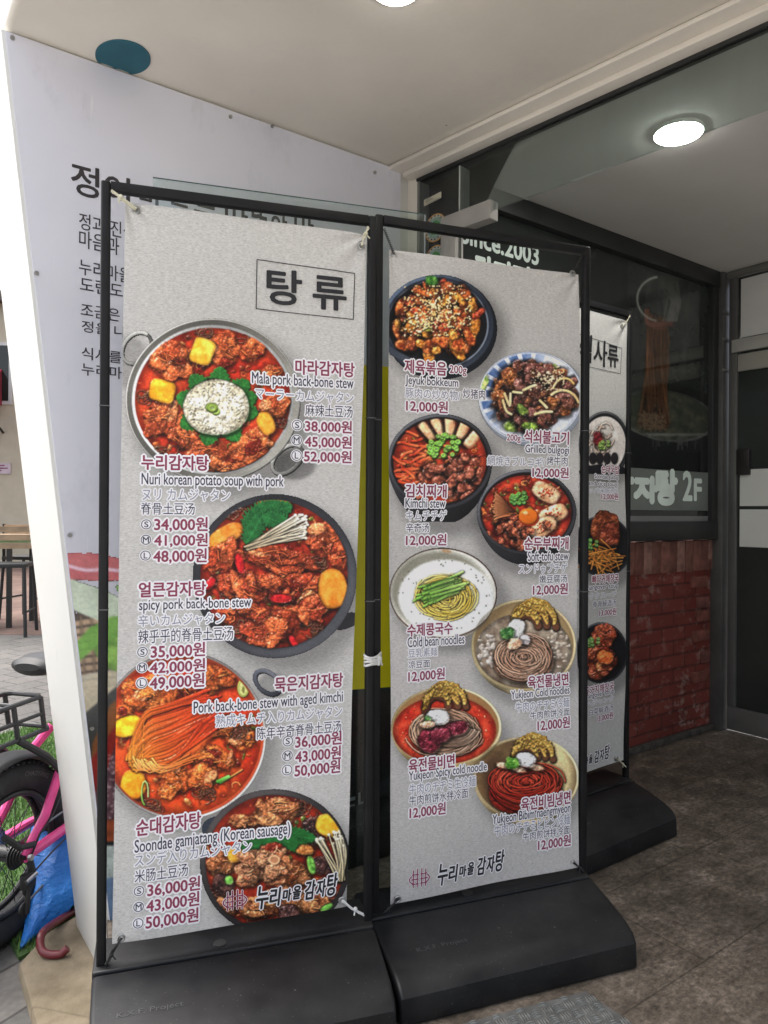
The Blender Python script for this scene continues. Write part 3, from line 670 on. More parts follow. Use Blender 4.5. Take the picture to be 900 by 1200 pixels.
def kimchi():
    A = Art(446, 474, 592, 612)
    A.bowl_side(515, 543, 61, 54, 30, (16, 16, 18), (46, 46, 50), 0.78); A.ell(515, 541, 61, 56, (26, 26, 30)); A.ring(515, 541, 61, 56, 4, (18, 18, 22), (96, 98, 104), la=-2.3); A.ell(515, 541, 57, 52, (24, 18, 18))
    A.broth(515, 541, 54, 49, (172, 40, 22), (216, 80, 44))
    A.clipto(515, 541, 55, 50)
    bits(A, 515, 541, 50, 45, 130, 7)
    rs = np.random.RandomState(2)
    for i in range(50):
        x, y = 484 + rs.randn() * 12, 545 + rs.randn() * 18; a = rs.rand() * 90 - 45
        A.strip([(x - 9 * math.cos(rad(a)), y - 9 * math.sin(rad(a))), (x, y + rs.randn() * 2), (x + 9 * math.cos(rad(a)), y + 9 * math.sin(rad(a)))], 3.2, (190, 50, 24), (232, 116, 62), h=4 + rs.rand() * 2, g=0.7)
    for i in range(46): A.chunk(530 + rs.randn() * 17, 558 + rs.randn() * 11, 4 + rs.rand() * 6, 3 + rs.rand() * 4, rs.rand() * 180, (112, 50, 34), (206, 116, 88), hgt=4, rough=0.8, g=0.8)
    for x, y, a in [(500, 505, 50), (513, 500, 58), (526, 499, 85), (541, 503, 110), (552, 514, 130)]:
        A.chunk(x + 1, y + 1, 12, 6, a, (150, 80, 50), (206, 130, 86), hgt=3, rough=0.3, irr=0.1, p=5, sc=9); A.chunk(x, y, 11.5, 5, a, (216, 160, 112), (236, 196, 154), hgt=4, rough=0.3, irr=0.1, p=5, sc=9)
    A.scallions(520, 524, 18, 42, 4, (118, 178, 62), 3.0)
    return A.finish()
def tofu():
    A = Art(552, 544, 690, 670)
    A.bowl_side(617, 600, 58, 49, 22, (14, 14, 16), (44, 44, 48), 0.82); A.ell(617, 600, 58, 50, (24, 24, 28)); A.ring(617, 600, 58, 50, 3.5, (18, 18, 22), (104, 106, 112), la=-2.3); A.ell(617, 600, 54, 46, (26, 18, 18))
    A.broth(617, 601, 52, 44, (176, 28, 18), (220, 66, 40))
    A.clipto(617, 600, 54, 46)
    bits(A, 617, 600, 50, 42, 170, 8)
    rs = np.random.RandomState(5)
    for x, y, a in [(640, 577, 30), (648, 603, -25), (636, 618, -35)]:
        A.chunk(x, y, 17, 10, a, (206, 150, 104), (236, 196, 156), hgt=7, rough=0.4, irr=0.12, p=3, sc=8)
        for i in range(4): A.dots(10, x, y, 10, 7, 0.7, [(190, 60, 30)], i + int(x), h=10)
    for i in range(26):
        t = i / 26; A.strip([(605 + rs.randn(), 604 + rs.randn()), (590, 596 + (t - 0.5) * 20), (577 + 6 * abs(t - 0.5) + rs.rand() * 3, 578 + t * 32)], 1.8, (216, 110, 60), (236, 150, 96), h=6, dark=0.4)
    for i in range(40): A.chunk(603 + rs.randn() * 14, 624 + rs.randn() * 7, 3 + rs.rand() * 4, 2.5 + rs.rand() * 3, rs.rand() * 180, (110, 44, 26), (206, 106, 70), hgt=4, g=0.8)
    A.scallions(609, 584, 10, 26, 4, (84, 150, 56), 2.6)
    A.ell(620, 607, 12, 10, (150, 40, 12), h=5); A.ell(619, 605, 11, 9.4, (226, 106, 22), h=6, dome=5, g=0.8); A.ell(616, 601, 3, 2, (255, 190, 130), h=11)
    return A.finish()
def bean():
    A = Art(446, 634, 592, 752)
    A.bowl_side(519, 696, 62, 52, 12, (120, 116, 106), (180, 176, 166), 0.86); A.ell(519, 695, 63, 53, (66, 46, 36)); A.ell(519, 695, 61.4, 51.4, (206, 206, 198)); A.ell(515, 693, 57, 47, (130, 128, 114), soft=6); A.ell(522, 700, 55, 44, (222, 225, 226), soft=3)
    A.ell(524, 646, 6, 2, (160, 120, 80), ang=10, op=0.8); A.ell(522, 699, 34, 26, (226, 214, 120), soft=8, op=0.8)
    A.nest(523, 700, 31, 24, 190, 1.3, (222, 186, 60), (246, 222, 120), h=5, sd=4)
    rs = np.random.RandomState(4)
    for i in range(34):
        x, y = 517 + rs.randn() * 6, 692 + rs.randn() * 6; a = -20 + rs.randn() * 6; l = 17 + rs.rand() * 6
        A.strip([(x - l * math.cos(rad(a)), y - l * math.sin(rad(a))), (x + l * math.cos(rad(a)), y + l * math.sin(rad(a)))], 2.7, (112, 166, 62), (170, 206, 110), h=8, dark=0.4)
    for y, a in [(682, -10), (688, -14), (699, -24)]: A.strip([(500, y + 4), (540, y - 8)], 1.2, (44, 92, 30), h=9, dark=0.2)
    A.dots(70, 519, 697, 54, 44, 0.6, [(110, 104, 90), (80, 74, 60)], 4, h=3, gauss=False)
    return A.finish(relief=0.42)
def jeon(A, cx, cy, s=1.0, lean=1.0):
    """folded egg battered beef slices over the noodles"""
    for k, (dx, dy, rx, ry, a0, a1) in enumerate([(8, 8, 27, 32, 196, 348), (4, 7, 21, 26, 192, 345), (-2, 9, 17, 22, 188, 335)]):
        x, y = cx + dx * s * lean, cy + dy * s
        A.arc(x, y + 6 * s, rx * s, ry * s, a0, a1, 9 * s, (70, 36, 24), (96, 58, 40), n=14, wob=0.5, h=11 - k * 2, hh=2, g=0.4, dark=0.5)
        for j in range(5):
            A.arc(x, y + (j - 1.2) * 1.5 * s, (rx + 0.4 - j * 0.3) * s, ry * s, a0 + j, a1 - j, 3.2 * s, (140 + 14 * (j % 2), 104 + 10 * (j % 2), 34), (200, 162, 78), n=14, wob=0.8, h=14 - k * 2 - j * 0.4, hh=1.2, g=0.3, dark=0.2)
        th = np.random.RandomState(k + 3)
        for j in range(60):
            t = rad(a0 + th.rand() * (a1 - a0)); c = [(216, 184, 96), (186, 140, 56), (120, 82, 34), (150, 112, 44)][th.randint(4)]
            A.ell(x + rx * s * math.cos(t) + th.randn() * 1.5, y + ry * s * math.sin(t) + th.randn() * 1.8, 1.4, 1.0, c, ang=th.rand() * 180, h=15, dome=0.8)
def cold():
    A = Art(546, 690, 686, 822)
    A.bowl_side(614, 757, 62, 54, 12, (84, 74, 52), (196, 180, 140), 0.86, 0.9); A.ell(614, 756, 62, 54, (196, 178, 132)); A.ring(614, 756, 62, 54, 2.6, (110, 96, 62), (236, 222, 180), la=-0.6); A.ell(614, 756, 59, 51, (120, 98, 66)); A.ell(622, 752, 50, 44, (150, 126, 86), soft=10)
    A.broth(614, 762, 57, 44, (112, 92, 76), (176, 162, 142), g=0.9, sc=9); rs = np.random.RandomState(7)
    A.clipto(614, 760, 56, 44)
    for i in range(70): A.ell(575 + rs.randn() * 9, 764 + rs.randn() * 10, 1.4 + rs.rand() * 2, 1.2 + rs.rand() * 1.6, (196, 190, 184), h=3, dome=2, g=1, op=0.5)
    for i in range(50): A.ell(655 + rs.randn() * 8, 757 + rs.randn() * 14, 1.2 + rs.rand() * 2, 1.2 + rs.rand() * 1.4, (190, 180, 166), h=3, dome=2, g=1, op=0.5)
    A.clipto(None, 0, 0, 0)
    A.chunk(613, 772, 36, 27, 0, (120, 84, 64), (150, 110, 88), hgt=6, irr=0.1)
    for i in range(30): A.arc(613 + rs.randn() * 2, 764 - i * 0.4, 35 - i * 0.75, 32 - i * 0.8, 20 + rs.rand() * 20, 168 - rs.rand() * 14, 2.0, (206, 164, 136), (160, 116, 90), n=12, h=6 + i * 0.25, dark=0.4, wob=0.3)
    A.nest(613, 770, 33, 24, 150, 1.3, (216, 178, 150), (160, 116, 92), h=8, sd=6)
    jeon(A, 618, 728, 1.0)
    A.chunk(604, 737, 10, 13, 20, (206, 206, 206), (236, 234, 232), hgt=8, rough=0.6, irr=0.3, sc=5); A.chunk(615, 749, 6, 6, 0, (196, 186, 190), (226, 216, 216), hgt=5)
    A.chunk(594, 742, 8, 7, 0, (26, 70, 30), (90, 140, 70), hgt=4, rough=1.4); A.chunk(602, 754, 9, 6, -20, (206, 156, 120), (232, 190, 160), hgt=5)
    return A.finish()
def spicycold():
    A = Art(446, 788, 596, 915)
    A.bowl_side(522, 853, 65, 46, 14, (96, 78, 46), (206, 184, 132), 0.84, 0.9); A.ell(522, 851, 65, 47, (206, 184, 132)); A.ring(522, 851, 65, 47, 2.4, (120, 100, 60), (240, 224, 180), la=-0.6); A.ell(522, 851, 62, 44, (150, 110, 66))
    A.broth(520, 855, 61, 40, (176, 34, 20), (214, 74, 44), g=0.8, sc=8); rs = np.random.RandomState(2)
    A.dots(90, 520, 855, 56, 36, 0.7, [(226, 120, 80), (236, 170, 130), (130, 20, 14)], 5, h=2, gauss=False)
    A.chunk(521, 858, 40, 27, 0, (130, 96, 74), (160, 120, 96), hgt=6, irr=0.1); A.nest(521, 857, 40, 26, 190, 1.35, (216, 180, 150), (164, 122, 96), h=8, sd=3)
    for i in range(20): A.arc(530 + rs.randn(), 848, 34 - i * 0.9, 27 - i * 0.7, 20, 120 + rs.rand() * 20, 1.9, (222, 188, 160), (176, 130, 104), n=10, h=10, dark=0.35, wob=0.3)
    A.chunk(502, 868, 13, 14, 10, (78, 16, 28), (140, 44, 60), hgt=7, rough=1.6, g=1.0); A.chunk(532, 854, 17, 8, -12, (78, 16, 30), (136, 44, 60), hgt=6, rough=1.6, g=1.0); A.chunk(515, 860, 12, 9, 0, (84, 20, 34), (140, 50, 66), hgt=6, rough=1.4, g=1)
    jeon(A, 514, 822, 0.92)
    A.chunk(512, 840, 14, 9, 0, (206, 206, 206), (238, 236, 236), hgt=8, rough=0.8, irr=0.3, sc=5); A.chunk(500, 843, 4, 5, 0, (40, 80, 40), (110, 150, 80), hgt=4); A.chunk(500, 848, 9, 4, 0, (206, 150, 116), (226, 180, 150), hgt=4)
    return A.finish()
def bibim():
    A = Art(546, 850, 688, 978)
    A.bowl_side(616, 912, 62, 48, 14, (96, 80, 50), (206, 186, 136), 0.84, 0.9); A.ell(616, 911, 62, 49, (206, 186, 136)); A.ring(616, 911, 62, 49, 2.6, (120, 100, 64), (240, 226, 184), la=-0.6); A.ell(616, 911, 59, 46, (110, 84, 54), var=0.2); A.ell(646, 902, 24, 38, (216, 196, 140), soft=10, ang=-12); A.ell(580, 912, 16, 30, (70, 48, 32), soft=8, op=0.8)
    A.chunk(614, 924, 42, 30, 0, (120, 20, 14), (160, 40, 24), hgt=9, irr=0.08); rs = np.random.RandomState(3)
    for i in range(46): A.arc(614 + rs.randn(), 918 - i * 0.3, 42 - i * 0.6, 32 - i * 0.5, 8 + rs.rand() * 20, 172 - rs.rand() * 16, 2.2, (216, 70, 42), (150, 26, 18), n=12, h=7 + i * 0.2, dark=0.45, wob=0.35, g=0.9)
    A.nest(614, 915, 40, 22, 130, 1.6, (222, 84, 54), (146, 26, 18), h=11, sd=5, dark=0.4)
    for x, y in [(590, 896), (606, 900), (626, 898)]: A.chunk(x, y, 9, 3.5, 8, (214, 160, 120), (236, 196, 164), hgt=4)
    jeon(A, 616, 882, 0.88)
    A.chunk(614, 889, 12, 9, 10, (206, 206, 206), (240, 238, 238), hgt=8, rough=0.8, irr=0.3, sc=5); A.chunk(598, 893, 8, 7, 0, (40, 100, 24), (130, 180, 70), hgt=4, rough=1.2)
    return A.finish()
def whitesoup():
    A = Art(670, 474, 745, 556); W = 745 - 670
    A.ell(708, 522, 30, 39, (24, 24, 28)); A.ring(708, 521, 30, 39, 2, (24, 24, 26), (90, 92, 96)); A.ell(708, 521, 26, 33, (190, 184, 178), var=0.08)
    rs = np.random.RandomState(2)
    for i in range(24): A.arc(706 + rs.randn() * 5, 517 + rs.randn() * 6, 8, 9, rs.rand() * 360, rs.rand() * 360, 1.6, (206, 186, 170), (170, 146, 130), h=3)
    A.chunk(700, 514, 6, 8, 0, (70, 12, 18), (110, 30, 34), hgt=4); A.scallions(708, 521, 6, 12, 3, (130, 170, 70), 2.4)
    for x in (694, 702, 711, 720): A.ell(x, 537, 4.6, 7, (30, 26, 30), h=4, dome=3)
    A.ell(708, 553, 30, 9, (22, 22, 26))
    return A.finish()
def boneplate():
    A = Art(666, 594, 745, 684)
    A.ell(705, 640, 34, 36, (22, 22, 26)); A.ring(705, 640, 34, 36, 2, (20, 20, 24), (80, 82, 88)); rs = np.random.RandomState(5)
    A.chunk(708, 620, 17, 20, 15, (96, 40, 22), (156, 80, 44), hgt=8, rough=1.5); A.chunk(714, 626, 12, 14, 0, (84, 30, 20), (136, 64, 40), hgt=7)
    for i in range(70): A.strip([(704 + rs.randn() * 11, 654 + rs.randn() * 9), (704 + rs.randn() * 11, 654 + rs.randn() * 9)], 1.6, (206, 140, 60), (170, 96, 36), h=7)
    A.scallions(693, 638, 7, 16, 3, (90, 150, 60), 2.2)
    return A.finish()
def redplate():
    A = Art(666, 724, 742, 804)
    A.ell(704, 765, 30, 36, (20, 20, 24)); A.ring(704, 765, 30, 36, 2, (20, 20, 24), (84, 86, 92))
    for c in [(706, 748, 13, 16, 20), (696, 770, 12, 12, 0), (710, 772, 12, 13, 0), (700, 786, 10, 10, 0)]: meat(A, *c, (120, 44, 26), (206, 104, 70))
    A.chunk(708, 770, 9, 8, 0, (206, 80, 30), (230, 120, 60), hgt=4); A.scallions(696, 752, 7, 14, 3, (120, 170, 80), 2.4)
    return A.finish()

def noodle_window():
    """the printed steam-and-noodles picture on the dark window"""
    A = Art(735, 300, 845, 560); sl = (slice(None), slice(None)); X, Y = A.X, A.Y
    A.put(sl, np.ones(X.shape), (30, 35, 33)); n = fbm(X, Y, 40, 3, 4)
    A.put(sl, np.clip(n * 1.3 - 0.45, 0, 1) * 0.5, (70, 76, 74))
    st = np.clip(fbm(X * 1.0 + 10 * fbm(X, Y, 30, 9, 2), Y * 0.3, 9, 8, 3) * 2.0 - 0.8, 0, 1) * sm(Y, 300, 330) * (1 - sm(Y, 395, 470)) * np.clip(1 - np.abs(X - 780) / 40, 0, 1)
    A.put(sl, st * 0.55, (110, 112, 108))
    # bowl
    A.ell(788, 484, 52, 33, (16, 20, 18)); u, v = A.uv(sl, 782, 487, 56, 29, 9); r = np.hypot(u, v)
    A.put(sl, (r < 1) * np.clip((1 - r) * 18, 0, 1), (40, 46, 36)); g = fbm(X, Y, 7, 6, 4)
    A.put(sl, (r < 0.94) * np.clip(g * 2 - 0.85, 0, 1) * 0.8, (96, 92, 66))
    A.put(sl, np.clip(1 - np.abs(r - 1) * 24, 0, 1) * (0.25 + 0.75 * fbm(X, Y, 5, 4, 2)) * (0.35 + 0.65 * sm(v, 0.1, 0.5) + 0.5 * sm(u, 0.3, 0.8)).clip(0, 1), (176, 178, 170))
    A.put(sl, (r >= 1.02) * sm(Y, 496, 512), (15, 18, 17)); rs = np.random.RandomState(4)
    for i in range(150):
        t = rs.rand(); x0 = 760 + t * 22 + rs.randn(); y0 = 366 + rs.rand() * 8 + t * 6; x1 = 757 + t * 24 + rs.randn() * 4; c = np.array((128, 76, 40)) * (0.5 + 0.75 * rs.rand())
        A.strip([(x0, y0), (x0 + rs.randn() * 1.6, 400), (x0 + rs.randn() * 2, 440), (x1, 494 + rs.rand() * 10)], 1.1, c, c * 0.85, h=0, dark=0.3)
    for i in range(60): A.strip([(748 + rs.rand() * 36, 480 + rs.rand() * 24), (748 + rs.rand() * 36, 486 + rs.rand() * 20)], 1.0, (120, 92, 64), h=0, dark=0.2)
    for i in range(26): A.strip([(757 + rs.rand() * 5, 362), (760 + rs.randn(), 376 + rs.rand() * 6), (775, 380 + rs.randn() * 2), (790, 378 + rs.randn() * 2)], 1.2, (126, 74, 52), (96, 60, 48), h=0, dark=0.1)
    A.arc(775, 350, 27, 26, 100, 262, 1.7, (150, 152, 146), (196, 198, 190), n=16, h=0, dark=0)
    for i in range(24):
        x = 788 + rs.randn() * 4; A.strip([(x, 376), (x + 5 + rs.randn() * 3, 352), (x - 1 + rs.randn() * 5, 332), (x + rs.randn() * 5, 314)], 1.5, (92, 94, 90), (40, 44, 42), h=0, dark=0)
    for i in range(30): A.strip([(752 + rs.rand() * 80, 508), (752 + rs.rand() * 1 + 80 * rs.rand(), 509 + rs.rand() * 2)], 0.6, (110, 112, 106), h=0, dark=0)
    for i in range(22):
        x = 764 + rs.rand() * 55; A.strip([(x, 512), (x, 518 + rs.rand() * 10)], 0.8, (70, 74, 72), h=0, dark=0)
    A.finish(relief=0)
    for i in range(3): A.rgb[..., i] = 0.25 * A.rgb[..., i] + 0.75 * blur(blur(A.rgb[..., i], 2), 2)
    A.rgb = 16 + A.rgb * 0.95 + 8 * (fbm(A.X, A.Y, 3, 4, 2) - 0.5)[..., None]; return A
def poster_food():
    """the food picture along the poster's lower edge"""
    A = Art(60, 640, 460, 1110); sl = (slice(None), slice(None)); X, Y = A.X, A.Y; n = fbm(X, Y, 26, 5, 4)
    A.put(sl, sm(Y, 690, 745) * 0.98, (96, 72, 58)); 
    for y in range(728, 802, 9): A.strip([(70, y + 6), (150, y - 4), (460, y - 20)], 6.5, (186, 150, 112), (150, 118, 84), h=3, dark=0.5)
    for x in range(70, 460, 12): A.strip([(x, 722), (x + 5, 800)], 2.2, (120, 92, 64), h=4, dark=0.4)
    A.poly([(60, 798), (250, 760), (460, 745), (460, 1110), (60, 1110)], (196, 186, 160), var=0.06)
    A.poly([(60, 815), (110, 790), (250, 758), (460, 738), (460, 790), (250, 800), (118, 825), (60, 850)], (206, 192, 158), var=0.06)
    A.poly([(60, 866), (98, 836), (145, 796), (240, 770), (460, 752), (460, 1110), (60, 1110)], (58, 60, 58), var=0.1)
    A.poly([(108, 870), (128, 826), (150, 806), (240, 790), (460, 775), (460, 1110), (90, 1110)], (156, 96, 44), var=0.2, c1=(120, 60, 30))
    A.poly([(94, 908), (118, 872), (150, 830), (260, 806), (460, 800), (460, 960), (140, 980), (98, 985)], (126, 22, 24), var=0.3, h=2, g=0.8, c1=(160, 44, 34))
    A.poly([(110, 930), (125, 900), (138, 860), (200, 850), (460, 850), (460, 1110), (110, 1110)], (70, 44, 54), var=0.5, c1=(120, 84, 92), sc=6, h=3, g=1)
    rs = np.random.RandomState(3)
    for i in range(60): A.ell(118 + rs.rand() * 22, 880 + rs.rand() * 90, 1.2, 0.8, (226, 206, 210), h=3)
    A.poly([(112, 962), (200, 950), (460, 950), (460, 1010), (112, 990)], (150, 70, 40), var=0.4)
    A.poly([(100, 985), (130, 985), (460, 985), (460, 1110), (100, 1110)], (30, 34, 36), var=0.1)
    A.poly([(116, 990), (145, 990), (145, 1070), (116, 1070)], (176, 190, 186), var=0.15); A.poly([(116, 1030), (145, 1024), (145, 1110), (116, 1110)], (96, 124, 160), var=0.15)
    A.poly([(380, 800), (460, 800), (460, 1110), (380, 1110)], (26, 26, 28), var=0.2); A.poly([(400, 815), (460, 812), (460, 900), (404, 880)], (90, 30, 30), var=0.5, op=0.6, c1=(30, 20, 22), sc=6)
    A.poly([(398, 950), (460, 905), (460, 922), (400, 966)], (62, 66, 72), op=0.7)
    A.chunk(140, 755, 30, 30, -40, (70, 130, 30), (130, 190, 60), hgt=0, rough=0, irr=0.05, ao=0)
    A.poly([(76, 676), (125, 692), (160, 712), (230, 730), (230, 800), (150, 742), (86, 715), (78, 700)], (186, 206, 168), var=0.1, c1=(206, 222, 196), sc=14)
    A.poly([(84, 758), (104, 735), (130, 722), (150, 722), (150, 742), (118, 752), (92, 775)], (84, 160, 36), var=0.1, c1=(120, 190, 60), sc=12)
    A.poly([(75, 648), (100, 646), (150, 656), (240, 660), (240, 690), (150, 680), (110, 681), (78, 678)], (196, 60, 66), var=0.1, c1=(206, 96, 96), sc=14)
    A.strip([(77, 662), (100, 668), (125, 667), (160, 672)], 4, (236, 186, 206), h=0, dark=0)
    A.poly([(134, 686), (150, 684), (200, 690), (200, 706), (140, 700)], (110, 180, 60), var=0.1)
    A.finish(relief=0)
    for i in range(3): A.rgb[..., i] = blur(blur(A.rgb[..., i], 2), 1) * (0.9 + 0.2 * fbm(X, Y, 2.0, 91, 3))
    hz = 0.24 * (1 - sm(Y, 780, 880))
    A.rgb = A.rgb * (1 - hz[..., None]) + np.array((214, 212, 216.0)) * hz[..., None]
    e = sm(Y + 6 * fbm(X, Y, 14, 8, 2), 646, 654); A.a = A.a * e
    return A
# ------------------------------------------------------------------ shared planes and materials
WALL = Plane(0, 2.19, 0.0)                                    # poster wall and dark window wall
FRONT = plane_cam((0.109, 2.786), (0.99, 1.874))              # entrance header and glass
DOORW = Plane(3.93, 2.19, rad(-90))                           # end wall with the door
S1 = plane_cam((-0.675, 1.748), (-0.037, 1.947))
S2 = plane_cam((-0.0195, 1.985), (0.612, 2.216))
S3 = Plane(1.93, 1.845, 0.0)
STREET = -0.27
CEIL, CEIL2 = 2.497, 2.545

black_tube = paint('black_powder_coat', (0.011, 0.011, 0.012, 1), 0.55, var=0.25, scale=14, spec=0.25)
def mat_base():
    t = NT('black_plastic'); t.set(0.48, 0, 0.3)
    n = t.noise(5, 6); c = t.ramp(n, [(0.3, (0.006, 0.0065, 0.008, 1)), (0.7, (0.012, 0.013, 0.015, 1))])
    v = t.n('TexVoronoi', _feature='F1'); v.inputs['Scale'].default_value = 26; t.l(t.coord(), v.inputs['Vector'])
    sp = t.ramp(v.outputs['Distance'], [(0.0, gray(1)), (0.05, gray(1)), (0.075, gray(0))])
    gate = t.ramp(t.noise(3.1, 2), [(0.5, gray(0)), (0.62, gray(0.5))])
    scf = t.ramp(t.noise(30, 6, t.coord((1, 6, 1), (0, 0, 0.5))), [(0.66, gray(0)), (0.8, gray(0.3))])
    v2 = t.n('TexVoronoi', _feature='F1'); v2.inputs['Scale'].default_value = 70; t.l(t.coord(), v2.inputs['Vector'])
    sp2 = t.mix(t.ramp(v2.outputs['Distance'], [(0.07, gray(1)), (0.12, gray(0))]), t.ramp(t.noise(4.2, 3), [(0.5, gray(0)), (0.6, gray(0.45))]), 1.0, 'MULTIPLY')
    c = t.mix(c, (0.22, 0.215, 0.20, 1), t.mix(sp, gate, 1.0, 'MULTIPLY')); c = t.mix(c, (0.14, 0.14, 0.135, 1), sp2); c = t.mix(c, (0.09, 0.09, 0.09, 1), scf)
    c = t.mix(c, (0.04, 0.039, 0.037, 1), t.ramp(t.noise(2.4, 7, None, 0.7), [(0.5, gray(0)), (0.75, gray(0.5))]))
    t.base(c); t.bump(t.noise(220, 2), 0.12, 0.002)
    rr = t.ramp(n, [(0.3, gray(0.36)), (0.7, gray(0.56))]); t.l(rr, t.b.inputs['Roughness']); return t.m
base_m = mat_base()
def mat_paper():
    t = NT('banner_paper'); t.set(0.62, 0, 0.2)
    a = t.n('Attribute', _attribute_name='print')
    n1 = t.ramp(t.noise(1, 5, t.coord((110, 1, 300)), 0.78), [(0.30, gray(0.55)), (0.46, gray(0.93)), (0.54, gray(1.0)), (0.74, gray(1.3))])
    n2 = t.ramp(t.noise(1, 4, t.coord((60, 1, 75))), [(0.25, gray(0.9)), (0.75, gray(1.06))])
    n3 = t.ramp(t.noise(1, 6, t.coord((150, 1, 210)), 0.78), [(0.58, gray(1)), (0.70, gray(0.42))])
    c = t.mix(a.outputs['Color'], n1, 1.0, 'MULTIPLY'); c = t.mix(c, n2, 1.0, 'MULTIPLY'); c = t.mix(c, n3, 0.8, 'MULTIPLY')
    t.base(c); return t.m
paper_m = mat_paper()
print_m = attr_mat('printed_photo', 0.5, 0.25)
back_m = paint('banner_back', (0.55, 0.55, 0.54, 1), 0.7)
ink = dict(rose=paint('rose_ink', (0.26, 0.035, 0.085, 1), 0.6, var=0.05), navy=paint('navy_ink', (0.03, 0.032, 0.065, 1), 0.6, var=0.05), slate=paint('slate_ink', (0.26, 0.28, 0.36, 1), 0.6, var=0.05),
           white=paint('white_ink', (0.88, 0.87, 0.91, 1), 0.6, var=0.03), black=paint('black_ink', (0.014, 0.014, 0.018, 1), 0.6, var=0.05))
INKS = [ink[k] for k in ('rose', 'navy', 'slate', 'white', 'black')]
steel = paint('grommet_steel', (0.42, 0.42, 0.41, 1), 0.35, 1.0, var=0.15, scale=30)
PRINT_GAIN = 1.25

# ------------------------------------------------------------------ ground, street, floors
def mat_street():
    t = NT('street_pavers'); t.set(0.85, 0, 0.25)
    b = t.n('TexBrick'); t.l(t.coord((1, 1, 1), (0, 0, rad(-24))), b.inputs['Vector'])
    b.inputs['Color1'].default_value = (0.115, 0.112, 0.106, 1); b.inputs['Color2'].default_value = (0.165, 0.154, 0.142, 1); b.inputs['Mortar'].default_value = (0.065, 0.062, 0.058, 1)
    b.inputs['Scale'].default_value = 1; b.inputs['Mortar Size'].default_value = 0.006; b.inputs['Brick Width'].default_value = 0.30; b.inputs['Row Height'].default_value = 0.22
    n = t.ramp(t.noise(1.1, 6), [(0.3, gray(0.72)), (0.7, gray(1.18))]); n2 = t.ramp(t.noise(40, 5), [(0.3, gray(0.8)), (0.7, gray(1.15))])
    t.base(t.mix(t.mix(b.outputs[0], n, 1, 'MULTIPLY'), n2, 1, 'MULTIPLY')); t.bump(b.outputs[1], 0.5, -0.006); return t.m
mb = MB(); mb.box(-60, 60, -60, 60, STREET - 0.3, STREET); tag(mb.build('street_ground', mat_street()), kind='structure')
# red brick strip across the street
def mat_redpave():
    t = NT('red_pavers'); t.set(0.85, 0, 0.25); b = t.n('TexBrick'); t.l(t.coord((1, 1, 1), (0, 0, rad(-24))), b.inputs['Vector'])
    b.inputs['Color1'].default_value = (0.15, 0.095, 0.078, 1); b.inputs['Color2'].default_value = (0.19, 0.125, 0.10, 1); b.inputs['Mortar'].default_value = (0.13, 0.10, 0.09, 1)
    b.inputs['Scale'].default_value = 1; b.inputs['Mortar Size'].default_value = 0.006; b.inputs['Brick Width'].default_value = 0.22; b.inputs['Row Height'].default_value = 0.11
    t.base(t.mix(b.outputs[0], t.ramp(t.noise(1.4, 6), [(0.3, gray(0.75)), (0.7, gray(1.2))]), 1, 'MULTIPLY')); return t.m
def camquad(x0, x1, z0, z1, zz, skew=0.0):
    pts = []
    for x, z in ((x0, z0), (x1, z0 + skew), (x1, z1 + skew), (x0, z1)):
        c = campt(x, z); pts.append((c[0], c[1]))
    return pts
mb = MB(); mb.prism(camquad(-16, 2, 8.9, 18.5, 0, -0.6), STREET - 0.05, STREET + 0.004); tag(mb.build('pavement', mat_redpave()), kind='structure')
# beige stone slab at the wall's foot
def mat_stone(name, a, b, sc=9, st=0.35, crack=0.5):
    t = NT(name); t.set(0.9, 0, 0.2); n = t.noise(sc, 8, None, 0.65); c = t.ramp(n, [(0.28, a), (0.7, b)])
    cr_ = t.n('TexVoronoi', _feature='DISTANCE_TO_EDGE'); cr_.inputs['Scale'].default_value = 1.7; t.l(t.coord((1, 1, 1), (0, 0, 0.4), (0.3, 0.1, 0)), cr_.inputs['Vector'])
    c = t.mix(c, scale_c(a, 0.35), t.ramp(cr_.outputs['Distance'], [(0.0, gray(crack)), (0.010, gray(0))]))
    t.base(c); t.bump(t.noise(sc * 5, 6), st, 0.01); return t.m
slab_m = mat_stone('beige_stone', (0.13, 0.105, 0.07, 1), (0.27, 0.225, 0.16, 1), 7, 0.5, 0.35)
g = lambda x, y, z: tuple(ground(x, y, z)[:2])
zs = STREET + 0.045
mb = MB(); mb.prism([g(22, 1128, zs), g(55, 1092, zs), g(92, 1070, zs), g(128, 1075, zs), g(170, 1150, zs), g(185, 1290, zs), g(62, 1290, zs), g(44, 1205, zs)], STREET - 0.1, zs)
tag(mb.build('stone_step', slab_m, bevel=0.012, seg=2), kind='structure')
